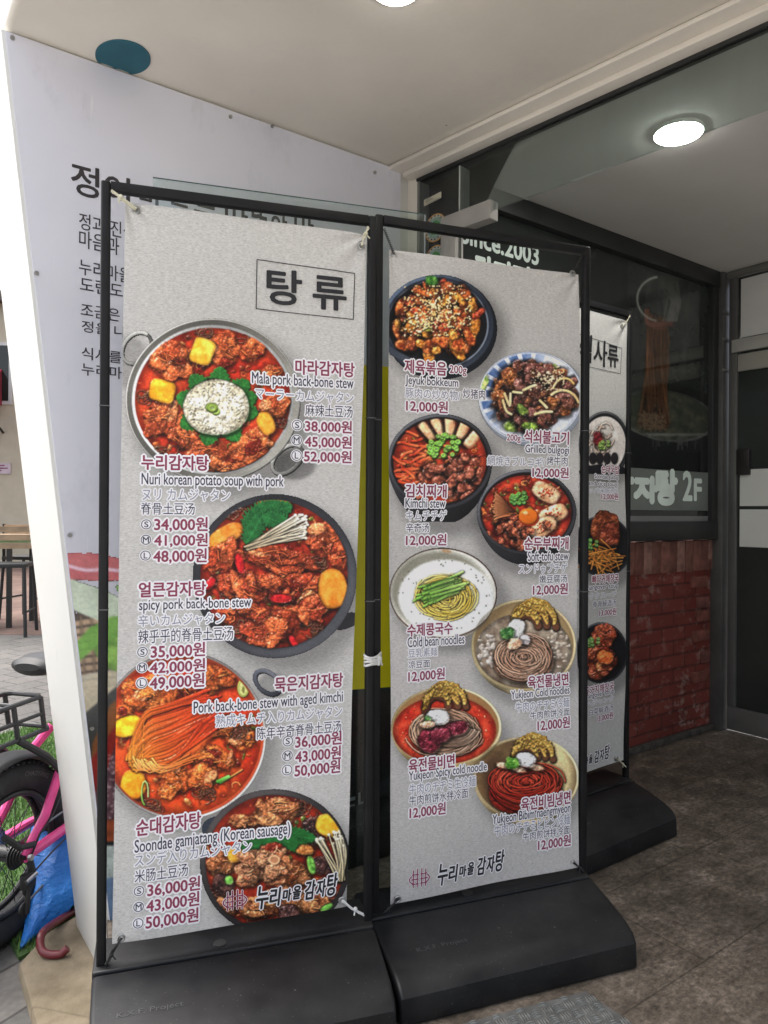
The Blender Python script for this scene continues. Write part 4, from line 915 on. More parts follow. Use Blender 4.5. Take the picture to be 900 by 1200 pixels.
def mat_floor():
    t = NT('porch_tiles'); t.set(0.5, 0, 0.35)
    b = t.n('TexBrick'); t.l(t.coord((1, 1, 1), (0, 0, 0), (0.35, 0.045, 0)), b.inputs['Vector'])
    b.inputs['Color1'].default_value = gray(0.95); b.inputs['Color2'].default_value = gray(1.06); b.inputs['Mortar'].default_value = gray(0.62)
    b.inputs['Scale'].default_value = 1; b.inputs['Mortar Size'].default_value = 0.0028; b.inputs['Brick Width'].default_value = 1.1; b.inputs['Row Height'].default_value = 0.37
    n = t.noise(1, 9, t.coord((9, 11, 4)), 0.74); c = t.ramp(n, [(0.30, (0.068, 0.056, 0.043, 1)), (0.45, (0.125, 0.103, 0.081, 1)), (0.56, (0.18, 0.148, 0.118, 1)), (0.70, (0.33, 0.28, 0.23, 1))])
    n2 = t.ramp(t.noise(1, 8, t.coord((46, 70, 10)), 0.78), [(0.33, gray(0.42)), (0.52, gray(1.0)), (0.70, gray(1.6))])
    st = t.ramp(t.noise(1.3, 6), [(0.3, gray(0.6)), (0.65, gray(1.08))])
    c = t.mix(t.mix(t.mix(c, n2, 1, 'MULTIPLY'), st, 1, 'MULTIPLY'), b.outputs[0], 1, 'MULTIPLY')
    v = t.n('TexVoronoi', _feature='F1'); v.inputs['Scale'].default_value = 13; t.l(t.coord(), v.inputs['Vector'])
    sp = t.mix(t.ramp(v.outputs['Distance'], [(0.04, gray(1)), (0.06, gray(0))]), t.ramp(t.noise(9, 2), [(0.58, gray(0)), (0.66, gray(0.8))]), 1, 'MULTIPLY')
    t.base(t.mix(c, (0.55, 0.52, 0.48, 1), sp)); t.l(t.ramp(n, [(0.3, gray(0.42)), (0.7, gray(0.62))]), t.b.inputs['Roughness'])
    t.bump(n2, 0.18, 0.004); return t.m
edge = [ground(126, 1080, 0), ground(130, 1170, 0), ground(150, 1330, 0)]
poly = [(0.64, 2.19)] + [(p.x, p.y) for p in edge] + [(0.05, 0.75), (0.05, -1.6), (3.93, -1.6), (3.93, 2.19)]
poly[0] = (edge[0].x, 2.19)
mb = MB(); mb.prism(poly, STREET - 0.05, 0.0); tag(mb.build('porch_floor', mat_floor()), kind='structure')
mb = MB(); mb.prism([(-7, 1.25), (-7, -9), (2.5, -9), (2.5, -1.62), (0.03, -1.62), (0.03, 0.74), (-0.02, 1.25)], STREET - 0.05, STREET + 0.006)  # unseen pale apron behind the camera, added to bounce light up to the ceiling
tag(mb.build('bounce_apron', paint('bounce_concrete', (0.62, 0.60, 0.56, 1), 0.85, var=0.08, scale=2)), kind='structure')
# checker plate
def checker_plate():
    m = [paint('checker_steel', (0.17, 0.175, 0.17, 1), 0.55, 0.4, var=0.35, scale=18), paint('checker_bars', (0.40, 0.41, 0.40, 1), 0.4, 0.6, var=0.2, scale=40), paint('dark_bar_rim', (0.09, 0.09, 0.085, 1), 0.8)]
    P = [ground(525, 1206, 0), ground(686, 1163.5, 0), ground(790, 1235, 0), ground(640, 1420, 0), ground(430, 1420, 0)]
    mb = MB(); pl = [(p.x, p.y) for p in P]; mb.prism(pl, 0.0005, 0.004)
    def inside(x, y):
        r = False; n = len(pl)
        for i in range(n):
            a, b = pl[i], pl[(i + 1) % n]
            if (a[1] > y) != (b[1] > y) and x < (b[0] - a[0]) * (y - a[1]) / (b[1] - a[1]) + a[0]: r = not r
        return r
    d = (P[1] - P[0]).normalized(); n = Vector((-d.y, d.x, 0)); q = 0.031; k0 = 0
    for i in range(-4, 34):
        for j in range(-14, 8):
            c = P[0] + d * (i * q) + n * (j * q); u, v = (d, n) if (i + j) % 2 == 0 else (n, d)
            for k in (-1.5, -0.5, 0.5, 1.5):
                e = c + v * (k * 0.0068)
                if not all(inside((e + u * s2).x, (e + u * s2).y) for s2 in (-0.013, 0.013)): continue
                vs = [e - u * 0.0125, e + v * 0.0021, e + u * 0.0125, e - v * 0.0021]
                lo = [(p.x, p.y, 0.0038) for p in vs]; hi = [(e.x + (p.x - e.x) * 0.7, e.y + (p.y - e.y) * 0.7, 0.0076) for p in vs]
                mb.add(lo + hi, [(4, 5, 6, 7), (0, 1, 5, 4), (1, 2, 6, 5), (2, 3, 7, 6), (3, 0, 4, 7)], 1)
                mb.add([(e.x + (p.x - e.x) * 1.16, e.y + (p.y - e.y) * 1.5, 0.00425) for p in vs], [(0, 1, 2, 3)], 2)  # darker outline round the foot of each raised bar
    tag(mb.build('checker_plate', m), 'grey steel checker plate lying on the porch floor in front of the menu stands', 'floor plate')
checker_plate()

# ------------------------------------------------------------------ porch: wing wall, poster, ceiling, entrance
def mat_plaster(name, c, var=0.05, rough=0.6, dirt=0.0, bump=0.08):
    t = NT(name); t.set(rough, 0, 0.3); n = t.noise(2.2, 6)
    k = t.ramp(n, [(0.3, scale_c(c, 1 - var)), (0.7, scale_c(c, 1 + var * 0.4))])
    if dirt:
        d = t.ramp(t.noise(5, 8, t.coord((2, 2, 1.2)), 0.7), [(0.62, gray(0)), (0.78, gray(dirt))]); k = t.mix(k, scale_c(c, 0.55), d)
    if dirt:
        v = t.n('TexVoronoi', _feature='F1'); v.inputs['Scale'].default_value = 5.5; t.l(t.coord(), v.inputs['Vector'])
        k = t.mix(k, scale_c(c, 0.25), t.mix(t.ramp(v.outputs['Distance'], [(0.012, gray(1)), (0.03, gray(0))]), t.ramp(t.noise(3, 2), [(0.5, gray(0)), (0.55, gray(0.9))]), 1, 'MULTIPLY'))
    t.base(k); t.bump(t.noise(60, 5), bump, 0.004); return t.m
white_wall = mat_plaster('white_wall_paint', (0.66, 0.66, 0.63, 1), 0.04, 0.55, 0.4)
cream = mat_plaster('cream_paint', (0.80, 0.755, 0.68, 1), 0.06, 0.6, 0.12)
U_T, U_B = WALL.sz(-1, 38)[0], None
# leaning end of the wing wall: measured on the wall plane at two heights
sT, zT = WALL.sz(1.5, 44); sB, zB = WALL.sz(126, 1110)
def lean(z): return sT + (sB - sT) * (z - zT) / (zB - zT)
zb0, zt0 = STREET - 0.02, CEIL
mb = MB(); uR = 1.752; T = 0.44
vs = [(lean(zb0), 0, zb0), (uR, 0, zb0), (uR, 0, zt0), (lean(zt0), 0, zt0), (lean(zb0), T, zb0), (uR, T, zb0), (uR, T, zt0), (lean(zt0), T, zt0)]
mb.add(vs, [(0, 1, 2, 3), (5, 4, 7, 6), (4, 0, 3, 7), (1, 5, 6, 2), (4, 5, 1, 0), (3, 2, 6, 7)])
tag(mb.build('wing_wall', white_wall, mw=WALL.mat(), bevel=0.006), 'thick white wing wall with a leaning sunlit end, behind the big poster', 'wall')
# poster board
lav = NT('poster_print'); lav.set(0.42, 0, 0.35)
_c = lav.ramp(lav.noise(1.5, 5), [(0.3, (0.69, 0.695, 0.78, 1)), (0.7, (0.75, 0.755, 0.83, 1))])
_c = lav.mix(_c, (0.50, 0.50, 0.55, 1), lav.ramp(lav.noise(1, 7, lav.coord((5, 1, 2.2)), 0.7), [(0.56, gray(0)), (0.72, gray(0.45))]))
_c = lav.mix(_c, (0.86, 0.86, 0.90, 1), lav.ramp(lav.noise(1, 6, lav.coord((40, 1, 3), (0, 0.3, 0)), 0.6), [(0.66, gray(0)), (0.72, gray(0.5))]))
lav.base(_c); lav.bump(lav.noise(2.2, 3), 0.12, 0.02); lav = lav.m
pe = empty('wall_poster', WALL.mat(), 'big pale lavender poster board with Korean lines, screwed to the wing wall under the ceiling', 'poster')
PZ0, PU = -0.12, 1.655
mb = MB(); g0, g1 = 0.012, 0.012
vs = [(lean(PZ0) + g0, -0.001, PZ0), (PU, -0.001, PZ0), (PU, -0.001, CEIL - 0.008), (lean(CEIL) + g1, -0.001, CEIL - 0.008)]
mb.add(vs + [(x, -0.006, z) for x, y, z in vs], [(3, 2, 1, 0), (4, 5, 6, 7), (0, 1, 5, 4), (1, 2, 6, 5), (2, 3, 7, 6), (3, 0, 4, 7)])
mb.build('board', lav, pe)
def grid_print(name, art, plane, sfun, rows, cols, off, parent, mat, label=None, keep=True, gain=PRINT_GAIN, wave=None):
    """a flat printed picture: a fine sheet of faces coloured from the painted array; sfun(a, b) -> s, z"""
    a = np.asarray(cols, float); b = np.asarray(rows, float); A_, B_ = np.meshgrid(a, b)
    Sx, Zx = sfun(A_, B_); px, py = plane.px(Sx, Zx); smp = art.sample(px, py)
    H_, W_ = A_.shape; idx = np.arange(H_ * W_).reshape(H_, W_)
    al = smp[..., 3]; q = np.stack([idx[:-1, :-1], idx[1:, :-1], idx[1:, 1:], idx[:-1, 1:]], -1)
    am = (al[:-1, :-1] + al[1:, :-1] + al[1:, 1:] + al[:-1, 1:]) / 4 > 0.5
    q = q[am]; used = np.unique(q); remap = -np.ones(H_ * W_, int); remap[used] = np.arange(len(used)); q = remap[q]
    co = np.stack([Sx.ravel()[used], np.full(len(used), -off), Zx.ravel()[used]], -1)
    if wave is not None: co[:, 1] += wave(co[:, 0], co[:, 2])
    col = lin(np.clip(smp[..., :3].reshape(-1, 3)[used], 0, 255)) * gain
    me = bpy.data.meshes.new(name); nv, nf = len(co), len(q)
    me.vertices.add(nv); me.vertices.foreach_set('co', co.astype(np.float32).ravel())
    me.loops.add(nf * 4); me.loops.foreach_set('vertex_index', q.astype(np.int32).ravel())
    me.polygons.add(nf); me.polygons.foreach_set('loop_start', (np.arange(nf) * 4).astype(np.int32)); me.polygons.foreach_set('loop_total', np.full(nf, 4, np.int32))
    me.update(calc_edges=True)
    at = me.color_attributes.new('print', 'FLOAT_COLOR', 'POINT')
    at.data.foreach_set('color', np.concatenate([np.clip(col, 0, 0.95), np.ones((nv, 1))], 1).astype(np.float32).ravel())
    me.materials.append(mat); o = bpy.data.objects.new(name, me); COL.objects.link(o)
    if parent: o.parent = parent
    if label: o['label'] = label
    return o
pf = poster_food()
def pfun(a, b):
    z = b; s0 = lean(b) + 0.014; return s0 + (PU - 0.004 - s0) * a, z
grid_print('food_picture', pf, WALL, pfun, np.linspace(1.12, PZ0 + 0.004, 330), np.linspace(0, 1, 300), 0.0068, pe, attr_mat('poster_photo', 0.42, 0.35))
def text_px(mb, plane, txt, x0, x1, yt, yb, off, mi, **k):
    xm = (x0 + x1) / 2; s0, _ = plane.sz(x0, (yt + yb) / 2); s1, _ = plane.sz(x1, (yt + yb) / 2); _, z1 = plane.sz(xm, yt); _, z0 = plane.sz(xm, yb)
    letters(mb, txt, s0, s1, z0, z1, off, mi, **k)
mb = MB()
for txt, x0, x1, y0, y1 in [('정', 83, 115, 195, 231), ('이', 122, 151, 207, 241), ('바', 163, 189, 220, 243), ('르', 197, 221, 226, 250), ('는', 227, 253, 231, 268), ('따', 263, 289, 237, 272), ('뜻', 292, 313, 241, 286), ('한', 316, 335, 245, 284), ('맛', 344, 366, 250, 292)]:
    text_px(mb, WALL, txt, x0, x1, y0, y1, 0.0072, 0, bold=0.0016)
build_flat(mb, 'title_lettering', [paint('poster_ink', (0.03, 0.025, 0.03, 1), 0.5)], pe)
mb = MB()
for txt, x0, x1, yt, yb in [('정과 진심을', 92, 172, 259, 278), ('마음과 마음', 92, 174, 279, 299), ('누리마을의', 92, 166, 311, 329), ('도란도란', 93, 160, 331, 347), ('조금은 각박', 94, 174, 362, 377), ('정을 나누며', 95, 176, 382, 395), ('식사를 넘는', 95, 176, 412, 426), ('누리마을감', 95, 172, 430, 444)]:
    text_px(mb, WALL, txt, x0, x1, yt, yb, 0.0072, 0, bold=0.0003)
build_flat(mb, 'body_lettering', [paint('poster_ink2', (0.035, 0.03, 0.04, 1), 0.5)], pe)
mb = MB()
text_px(mb, WALL, '탕', 404, 424, 930, 974, 0.0076, 0, bold=0.0015)
build_flat(mb, 'lower_lettering', [paint('pale_ink', (0.42, 0.44, 0.45, 1), 0.5)], pe)
for x, y in [(14, 46), (42, 321), (81, 627), (107, 853), (269, 138), (318, 149), (438, 203)]:
    s, z = WALL.sz(x, y); mb = MB(); mb.disc((s, -0.008, z), 0.006, (0, 1, 0), 0.005, 14); mb.disc((s, -0.0108, z), 0.0028, (0, 1, 0), 0.002, 8); mb.build('screw', steel, pe, smooth=True)

# porch ceiling and the entrance side
ceil_m = mat_plaster('ceiling_paint', (0.82, 0.775, 0.695, 1), 0.09, 0.75, 0.22, 0.12)
eL = 0.315
mb = MB(); mb.prism([(eL, 2.19 + T), (eL, -1.6), (2.25, -1.6), (1.99, 0.2), (1.775, 2.19), (1.775, 2.19 + T)], CEIL, CEIL + 0.3)
tag(mb.build('ceiling', ceil_m, bevel=0.02, seg=3), kind='structure')
mb = MB(); mb.prism([(1.776, 2.19 + T), (1.776, 2.19), (1.991, 0.2), (2.251, -1.6), (4.1, -1.6), (4.1, 2.19 + T)], CEIL2, CEIL2 + 0.25)
tag(mb.build('inner_ceiling', mat_plaster('inner_ceiling_paint', (0.66, 0.645, 0.615, 1), 0.08, 0.8)), kind='structure')
# teal disc on the ceiling against the wall
mb = MB(); pts = []
c0 = ground(144, 66, CEIL)
for i in range(48):
    a = 2 * math.pi * i / 48; x, y = 144 + 32.5 * math.cos(a), 66 + 20 * math.sin(a) + 0.10 * 32.5 * math.cos(a)
    p = ground(x, y, CEIL); wob = 1.0
    p.y = min(p.y, 2.181 + (0.006 if i % 5 == 0 else 0))
    pts.append((p.x, p.y))
mb.prism(pts, CEIL - 0.004, CEIL - 0.0005)
tag(mb.build('paint_patch', paint('teal_paint', (0.012, 0.105, 0.15, 1), 0.6, var=0.15)), 'round teal paint patch on the porch ceiling touching the poster wall', 'paint patch')
# pier and header on the entrance plane
fs = lambda x, y: FRONT.sz(x, y)
FL = FRONT.mat()
mb = MB(); sA = fs(447, 400)[0]; sB2 = fs(494, 400)[0]
sA = -0.085
mb.box(sA, sB2, -0.03, 0.06, 0.0, CEIL - 0.002)
tag(mb.build('pier', cream, mw=FL, bevel=0.004), 'narrow cream pier between the poster wall and the entrance glass', 'pier')
zH0 = fs(495, 212)[1] ; zH1 = CEIL - 0.003
mb = MB(); mb.box(fs(476, 200)[0], 3.9, -0.125, 0.02, zH0 + 0.02, zH1); mb.box(fs(487, 210)[0], 3.9, -0.075, 0.01, zH0, zH0 + 0.0195)
tag(mb.build('header_beam', cream, mw=FL, bevel=0.004), 'long cream beam over the entrance glass, running up to the ceiling', 'beam')
alu = paint('dark_aluminium', (0.03, 0.032, 0.032, 1), 0.45, 0.3, var=0.2)
silver = paint('brushed_steel', (0.34, 0.335, 0.32, 1), 0.38, 0.85, var=0.12, scale=25)
TZ0 = (fs(700, 210)[1] + fs(880, 133)[1]) / 2
te = empty('glazed_entrance', FL, 'frameless entrance glass below the cream beam, with stickers at its narrow end', 'entrance')
gm = glass('entrance_glass', (0.80, 0.86, 0.84, 1), 1.0, dirt=0.045)
sS = fs(543, 240)[0]; sE = fs(590, 240)[0]
mb = MB(); mb.box(sS + 0.004, 3.6, -0.022, -0.012, TZ0, zH0 - 0.012); mb.build('transom_pane', gm, te)
mb = MB(); mb.box(fs(496, 300)[0], sS + 0.002, -0.022, -0.012, 0.012, zH0 - 0.012); mb.build('side_pane', gm, te)
mb = MB(); mb.box(fs(494, 212)[0], 3.6, -0.03, 0.0, zH0 - 0.012, zH0 - 0.0005); mb.build('top_rail', alu, te)
mb = MB(); mb.box(fs(494, 212)[0] - 0.001, fs(496, 300)[0] + 0.004, -0.028, -0.004, 0.0, zH0 - 0.0125); mb.build('jamb_rail', paint('grey_jamb', (0.22, 0.22, 0.21, 1), 0.5, 0.3), te)
mb = MB(); mb.box(sS, sS + 0.005, -0.026, -0.008, TZ0 - 0.02, zH0 - 0.02); mb.build('joint_bead', paint('clear_bead', (0.5, 0.52, 0.5, 1), 0.3), te)
x0, x1 = fs(530, 260)[0], fs(583, 240)[0]; zq = TZ0
mb = MB(); mb.box(x0 - 0.02, x1, -0.042, 0.004, zq - 0.035, zq + 0.03); mb.box(x0 - 0.02, x0 + 0.05, -0.042, 0.004, zq - 0.23, zq - 0.0355); mb.build('patch_fitting', paint('satin_fitting', (0.40, 0.385, 0.36, 1), 0.7, 0.0, spec=0.2), te, bevel=0.003)
# stickers on the side pane
def sticker_label():
    e = empty('paper_sticker', FL, 'small cream paper label with printed lines stuck high on the entrance glass', 'sticker')
    s0, z0 = fs(502, 244); s1, z1 = fs(522, 228)
    mb = MB(); mb.prism_y([(s0, z0), (s1, z0 + 0.006), (s1, z1 + 0.004), (s0, z1 - 0.002)], -0.0245, -0.0225); mb.build('sheet', paint('label_paper', (0.62, 0.6, 0.46, 1), 0.7), e)
    mb = MB(); w = s1 - s0; h = z1 - z0
    for k, (a, b, c, d) in enumerate([(0.1, 0.4, 0.72, 0.8), (0.1, 0.5, 0.52, 0.6), (0.1, 0.62, 0.36, 0.42), (0.2, 0.95, 0.12, 0.2)]):
        mb.add([(s0 + a * w, -0.0248, z0 + c * h), (s0 + b * w, -0.0248, z0 + c * h + 0.004), (s0 + b * w, -0.0248, z0 + d * h + 0.004), (s0 + a * w, -0.0248, z0 + d * h)], [(0, 1, 2, 3)])
    build_flat(mb, 'printed_lines', [ink['black']], e)
sticker_label()
def round_sticker(px, py, r, label, cols):
    s, z = fs(px, py); e = empty('round_sticker', FL @ Matrix.Translation((s, -0.0225, z)), label, 'sticker', 'round stickers on the entrance glass')
    for k, (f, c) in enumerate(zip((1.0, 0.9, 0.74, 0.5), cols)):
        mb = MB(); n = 40; rr = r * f
        mb.add([(rr * math.cos(2 * math.pi * i / n), -0.0004 - 0.0006 * k, rr * math.sin(2 * math.pi * i / n)) for i in range(n)], [tuple(range(n))])
        build_flat(mb, ['rim_ring', 'white_ring', 'tint_ring', 'emblem_print'][k], [paint('sticker_%d_%d' % (int(px), k), c, 0.5, var=0.25, scale=60)], e)
    mb = MB()
    for i in range(16):
        a = 2 * math.pi * i / 16; c = Vector((math.cos(a), 0, math.sin(a))) * r * 0.82; t = Vector((-math.sin(a), 0, math.cos(a))) * r * 0.07; q = Vector((math.cos(a), 0, math.sin(a))) * r * 0.045
        mb.add([c - t - q + Vector((0, -0.003, 0)), c + t - q + Vector((0, -0.003, 0)), c + t + q + Vector((0, -0.003, 0)), c - t + q + Vector((0, -0.003, 0))], [(0, 1, 2, 3)])
    build_flat(mb, 'ring_lettering', [ink['black']], e)
round_sticker(515, 269, 0.052, 'round green and white sticker with an orange rim on the entrance glass', [(0.5, 0.28, 0.08, 1), (0.5, 0.52, 0.48, 1), (0.25, 0.36, 0.3, 1), (0.06, 0.22, 0.06, 1)])
round_sticker(515, 305, 0.05, 'round yellow sticker partly hidden by the banner, below the green one', [(0.42, 0.30, 0.06, 1), (0.4, 0.42, 0.44, 1), (0.34, 0.26, 0.10, 1), (0.45, 0.36, 0.12, 1)])

# ------------------------------------------------------------------ vestibule: brick wall, dark window, door
def mat_brick():
    t = NT('painted_brick'); t.set(0.62, 0, 0.3)
    b = t.n('TexBrick'); t.l(t.coord((1, 1, 1), (rad(90), 0, 0), (0.06, 0, 0)), b.inputs['Vector'])
    b.inputs['Color1'].default_value = (0.155, 0.034, 0.026, 1); b.inputs['Color2'].default_value = (0.19, 0.045, 0.034, 1); b.inputs['Mortar'].default_value = (0.10, 0.030, 0.025, 1)
    b.inputs['Scale'].default_value = 1; b.inputs['Mortar Size'].default_value = 0.006; b.inputs['Brick Width'].default_value = 0.21; b.inputs['Row Height'].default_value = 0.075
    ch = t.ramp(t.noise(1, 9, t.coord((9, 1, 13)), 0.72), [(0.52, gray(0)), (0.60, gray(0.85))]); ch2 = t.ramp(t.noise(1.6, 4), [(0.38, gray(0.12)), (0.58, gray(1))])
    f = t.mix(ch, ch2, 1, 'MULTIPLY'); scr = t.ramp(t.noise(1, 5, t.coord((90, 1, 8), (0, 0.5, 0)), 0.6), [(0.69, gray(0)), (0.74, gray(0.5))])
    c = t.mix(b.outputs[0], (0.38, 0.29, 0.25, 1), f); c = t.mix(c, (0.34, 0.27, 0.25, 1), t.mix(scr, ch2, 1, 'MULTIPLY'))
    c = t.mix(c, t.ramp(t.noise(3, 6), [(0.3, gray(0.75)), (0.7, gray(1.15))]), 1, 'MULTIPLY')
    t.base(c); t.bump(b.outputs[1], 0.9, -0.008); return t.m
BZ = 1.055
uW0, uW1 = 1.80, 3.865
be = empty('brick_wall', WALL.mat(), 'low dark red painted brick wall with a soldier course on top, under the dark window', 'brick wall')
mb = MB(); mb.box(uW0, uW1, 0.02, 0.3, -0.02, BZ - 0.165); mb.build('wall_face', mat_brick(), be)
for i in range(int((uW1 - uW0) / 0.075) + 1):
    a = uW0 + i * 0.075; h = random.Random(i).uniform(-0.004, 0.004)
    mb = MB(); mb.box(a + 0.002, min(a + 0.073, uW1), 0.006 + h * 0.6, 0.28, BZ - 0.164, BZ + h * 0.5)
    mb.build('soldier_brick', paint('soldier_brick_%d' % (i % 4), ((0.16, 0.065, 0.048, 1), (0.19, 0.075, 0.055, 1), (0.13, 0.048, 0.036, 1), (0.24, 0.12, 0.095, 1))[i % 4], 0.7, var=0.35, scale=22, bump=0.4), be, bevel=0.003)
# a few bare bricks standing proud near the door
for k, (px_, py_, w_) in enumerate([(822, 682, 0.15), (826, 706, 0.10), (824, 745, 0.16), (829, 770, 0.08), (823, 793, 0.15), (828, 662, 0.12), (826, 722, 0.12)]):
    s, z = WALL.sz(px_, py_); mb = MB(); mb.box(s - w_ / 2, min(s + w_ / 2, uW1 - 0.004), 0.004, 0.04, z - 0.03, z + 0.03); mb.build('bare_brick', paint('bare_brick_%d' % (k % 2), ((0.17, 0.055, 0.04, 1), (0.14, 0.05, 0.04, 1))[k % 2], 0.75, var=0.45, scale=18, bump=0.6), be, bevel=0.004)
mb = MB(); mb.box(uW0, uW1, -0.012, 0.015, 0.0, 0.035); mb.build('skirting', mat_stone('mortar_skirting', (0.035, 0.032, 0.03, 1), (0.10, 0.09, 0.08, 1), 20), be, bevel=0.006)
we = empty('dark_window', WALL.mat(), 'tall dark shop window with white brush lettering and a printed noodle picture, above the brick wall', 'window')
WZ1 = CEIL2 - 0.002
mb = MB(); mb.box(uW0, uW1, -0.025, 0.06, BZ + 0.006, BZ + 0.105); mb.build('bottom_rail', alu, we, bevel=0.003)
mb = MB(); mb.box(uW0, uW1, -0.03, 0.06, WZ1 - 0.085, WZ1); mb.build('top_rail', alu, we, bevel=0.003)
mb = MB(); mb.box(uW1 - 0.055, uW1, -0.022, 0.06, BZ + 0.1055, WZ1 - 0.0855); mb.build('stile', alu, we, bevel=0.003)
t = NT('dark_window_glass'); t.set(0.06, 0, 0.5); t.base(t.ramp(t.noise(1.2, 5), [(0.3, (0.016, 0.020, 0.019, 1)), (0.7, (0.028, 0.033, 0.031, 1))])); dark_glass = t.m
mb = MB(); mb.box(uW0, uW1 - 0.0555, 0.008, 0.02, BZ + 0.1055, WZ1 - 0.0855); mb.build('pane', dark_glass, we)
nw = noodle_window(); s0 = WALL.sz(736, 430)[0]; s1 = uW1 - 0.057
grid_print('noodle_picture', nw, WALL, lambda a, b: (a, b), np.linspace(WZ1 - 0.09, WALL.sz(790, 556)[1], 190), np.linspace(s0, s1, 210), -0.0065, we, attr_mat('window_photo', 0.07, 0.5), gain=1.0)
zt_, zb_ = WALL.sz(785, 551)[1], WALL.sz(785, 598)[1]
mb = MB(); mb.box(uW0, uW1 - 0.0556, 0.0035, 0.0075, zb_, zt_); mb.build('frosted_band', paint('frosted_band', (0.15, 0.17, 0.155, 1), 0.35, var=0.1), we)
mb = MB(); mb.box(uW0, uW1 - 0.0556, 0.0035, 0.0075, BZ + 0.106, zb_ - 0.03); mb.build('frosted_strip', paint('frosted_strip', (0.17, 0.18, 0.175, 1), 0.35, var=0.1), we)
mb = MB()
for ch, x0, x1, y0, y1 in [('감', 708, 742, 551, 591), ('자', 744, 770, 560, 588), ('탕', 770, 793, 552, 590)]:
    text_px(mb, WALL, ch, x0, x1, y0, y1, -0.001, 0, bold=0.013)
text_px(mb, WALL, '2', 801, 811, 553, 586, -0.001, 0, bold=0.006); text_px(mb, WALL, 'F', 814, 822, 562, 586, -0.001, 0, bold=0.006)
text_px(mb, WALL, 'Since.2003', 541, 632, 275, 297, -0.005, 0, bold=0.003)
for ch, x0, x1, y0, y1 in [('감', 558, 578, 300, 342), ('자', 580, 602, 306, 346), ('탕', 603, 625, 312, 352)]: text_px(mb, WALL, ch, x0, x1, y0, y1, -0.005, 0, bold=0.006)
build_flat(mb, 'window_lettering', [paint('window_white', (0.72, 0.82, 0.76, 1), 0.5)], we)
# corner post, end wall, door
DL = DOORW.mat(); ds = lambda x, y: DOORW.sz(x, y)
pe2 = empty('corner_post', WALL.mat(), 'dark metal corner post between the dark window and the glass door', 'post')
mb = MB(); mb.box(uW1 + 0.001, 3.935, -0.045, 0.06, 0, CEIL2 - 0.003); mb.build('post_body', paint('post_metal', (0.10, 0.10, 0.096, 1), 0.4, 0.3, var=0.2), pe2, bevel=0.003)
for z in (2.31, 2.16, 1.99): mb = MB(); mb.box(uW1 - 0.004, 3.938, -0.049, -0.0455, z, z + 0.014); mb.build('clip_band', silver, pe2)
de = empty('glass_door', DL, 'framed dark glass door with frosted bands at the end of the vestibule', 'glass door')
d0 = 0.055; d1 = 1.05
zz = lambda y: ds(880, y)[1]
frost = paint('frosted_film', (0.66, 0.67, 0.63, 1), 0.5, var=0.05, scale=3)
mb = MB(); mb.box(d0, d1, -0.02, 0.03, zz(862) if False else 0.008, 0.135); mb.build('bottom_rail', paint('door_rail', (0.16, 0.16, 0.155, 1), 0.4, 0.3), de, bevel=0.003)
mb = MB(); mb.box(d0, d0 + 0.045, -0.02, 0.03, 0.1355, zz(322)); mb.build('stile', paint('door_stile', (0.13, 0.13, 0.125, 1), 0.4, 0.3), de, bevel=0.003)
mb = MB(); mb.box(d0 + 0.0455, d1, -0.004, 0.012, 0.1355, zz(322)); mb.build('pane', paint('door_glass', (0.032, 0.037, 0.035, 1), 0.12, var=0.3, scale=1.5), de)
for nm, a, b, m in [('frosted_panel', 593, 550, frost), ('frosted_panel', 641, 597, frost), ('top_panel', 394, 325, paint('top_film', (0.62, 0.62, 0.60, 1), 0.5, var=0.05))]:
    mb = MB(); mb.box(d0 + 0.06, d1, -0.0075, -0.0045, zz(a), zz(b)); mb.build(nm, m, de)
mb = MB(); mb.box(d0 + 0.02, d1, -0.03, -0.0045, zz(411), zz(396)); mb.build('cross_rail', paint('pale_cross_metal', (0.55, 0.54, 0.50, 1), 0.4, 0.25), de, bevel=0.002)
mb = MB(); mb.box(d0 + 0.05, d1, -0.02, -0.0045, zz(434), zz(414)); mb.build('reflection_strip', paint('pale_reflection', (0.42, 0.41, 0.36, 1), 0.4, 0.2), de, bevel=0.002)  # pale strip put in as colour for a reflection on the door glass
mb = MB(); mb.box(d0 - 0.01, d1, -0.03, 0.03, zz(321), CEIL2 - 0.003); mb.build('head_frame', paint('door_head', (0.19, 0.185, 0.17, 1), 0.5, 0.3), de, bevel=0.003)
mb = MB(); s, z = ds(866, 540); mb.box(s, s + 0.07, -0.03, -0.006, z - 0.08, z + 0.06); mb.build('lock_plate', paint('lock_dark', (0.02, 0.015, 0.016, 1), 0.4), de, bevel=0.003)
mb = MB(); mb.box(d1, 3.85, 0.0, 0.2, 0, CEIL2 - 0.003); tag(mb.build('end_wall', mat_plaster('end_wall_paint', (0.25, 0.25, 0.24, 1)), mw=DL), 'grey plaster wall beside the glass door at the end of the vestibule', 'wall')

# ------------------------------------------------------------------ ceiling lamps (lit)
def ceiling_lamp(px, py, z, r, label, k):
    c = ground(px, py, z); e = empty('ceiling_lamp', Matrix.Translation((c.x, c.y, z)), label, 'lamp', 'round ceiling lamps')
    mb = MB(); mb.disc((0, 0, -0.006), r, (0, 0, 1), 0.012, 40); mb.build('trim_ring', paint('lamp_trim', (0.75, 0.75, 0.72, 1), 0.4), e, smooth=True)
    mb = MB(); mb.disc((0, 0, -0.0135), r * 0.93, (0, 0, 1), 0.003, 40); mb.build('diffuser', emit('lamp_glow', (1.0, 0.98, 0.93, 1), k), e, smooth=True)
ceiling_lamp(795, 153, CEIL2, 0.083, 'lit round white ceiling lamp beyond the entrance glass', 48.0)
ceiling_lamp(464, -19, CEIL, 0.062, 'lit round white ceiling lamp at the top edge of the photo, on the porch ceiling', 16.0)
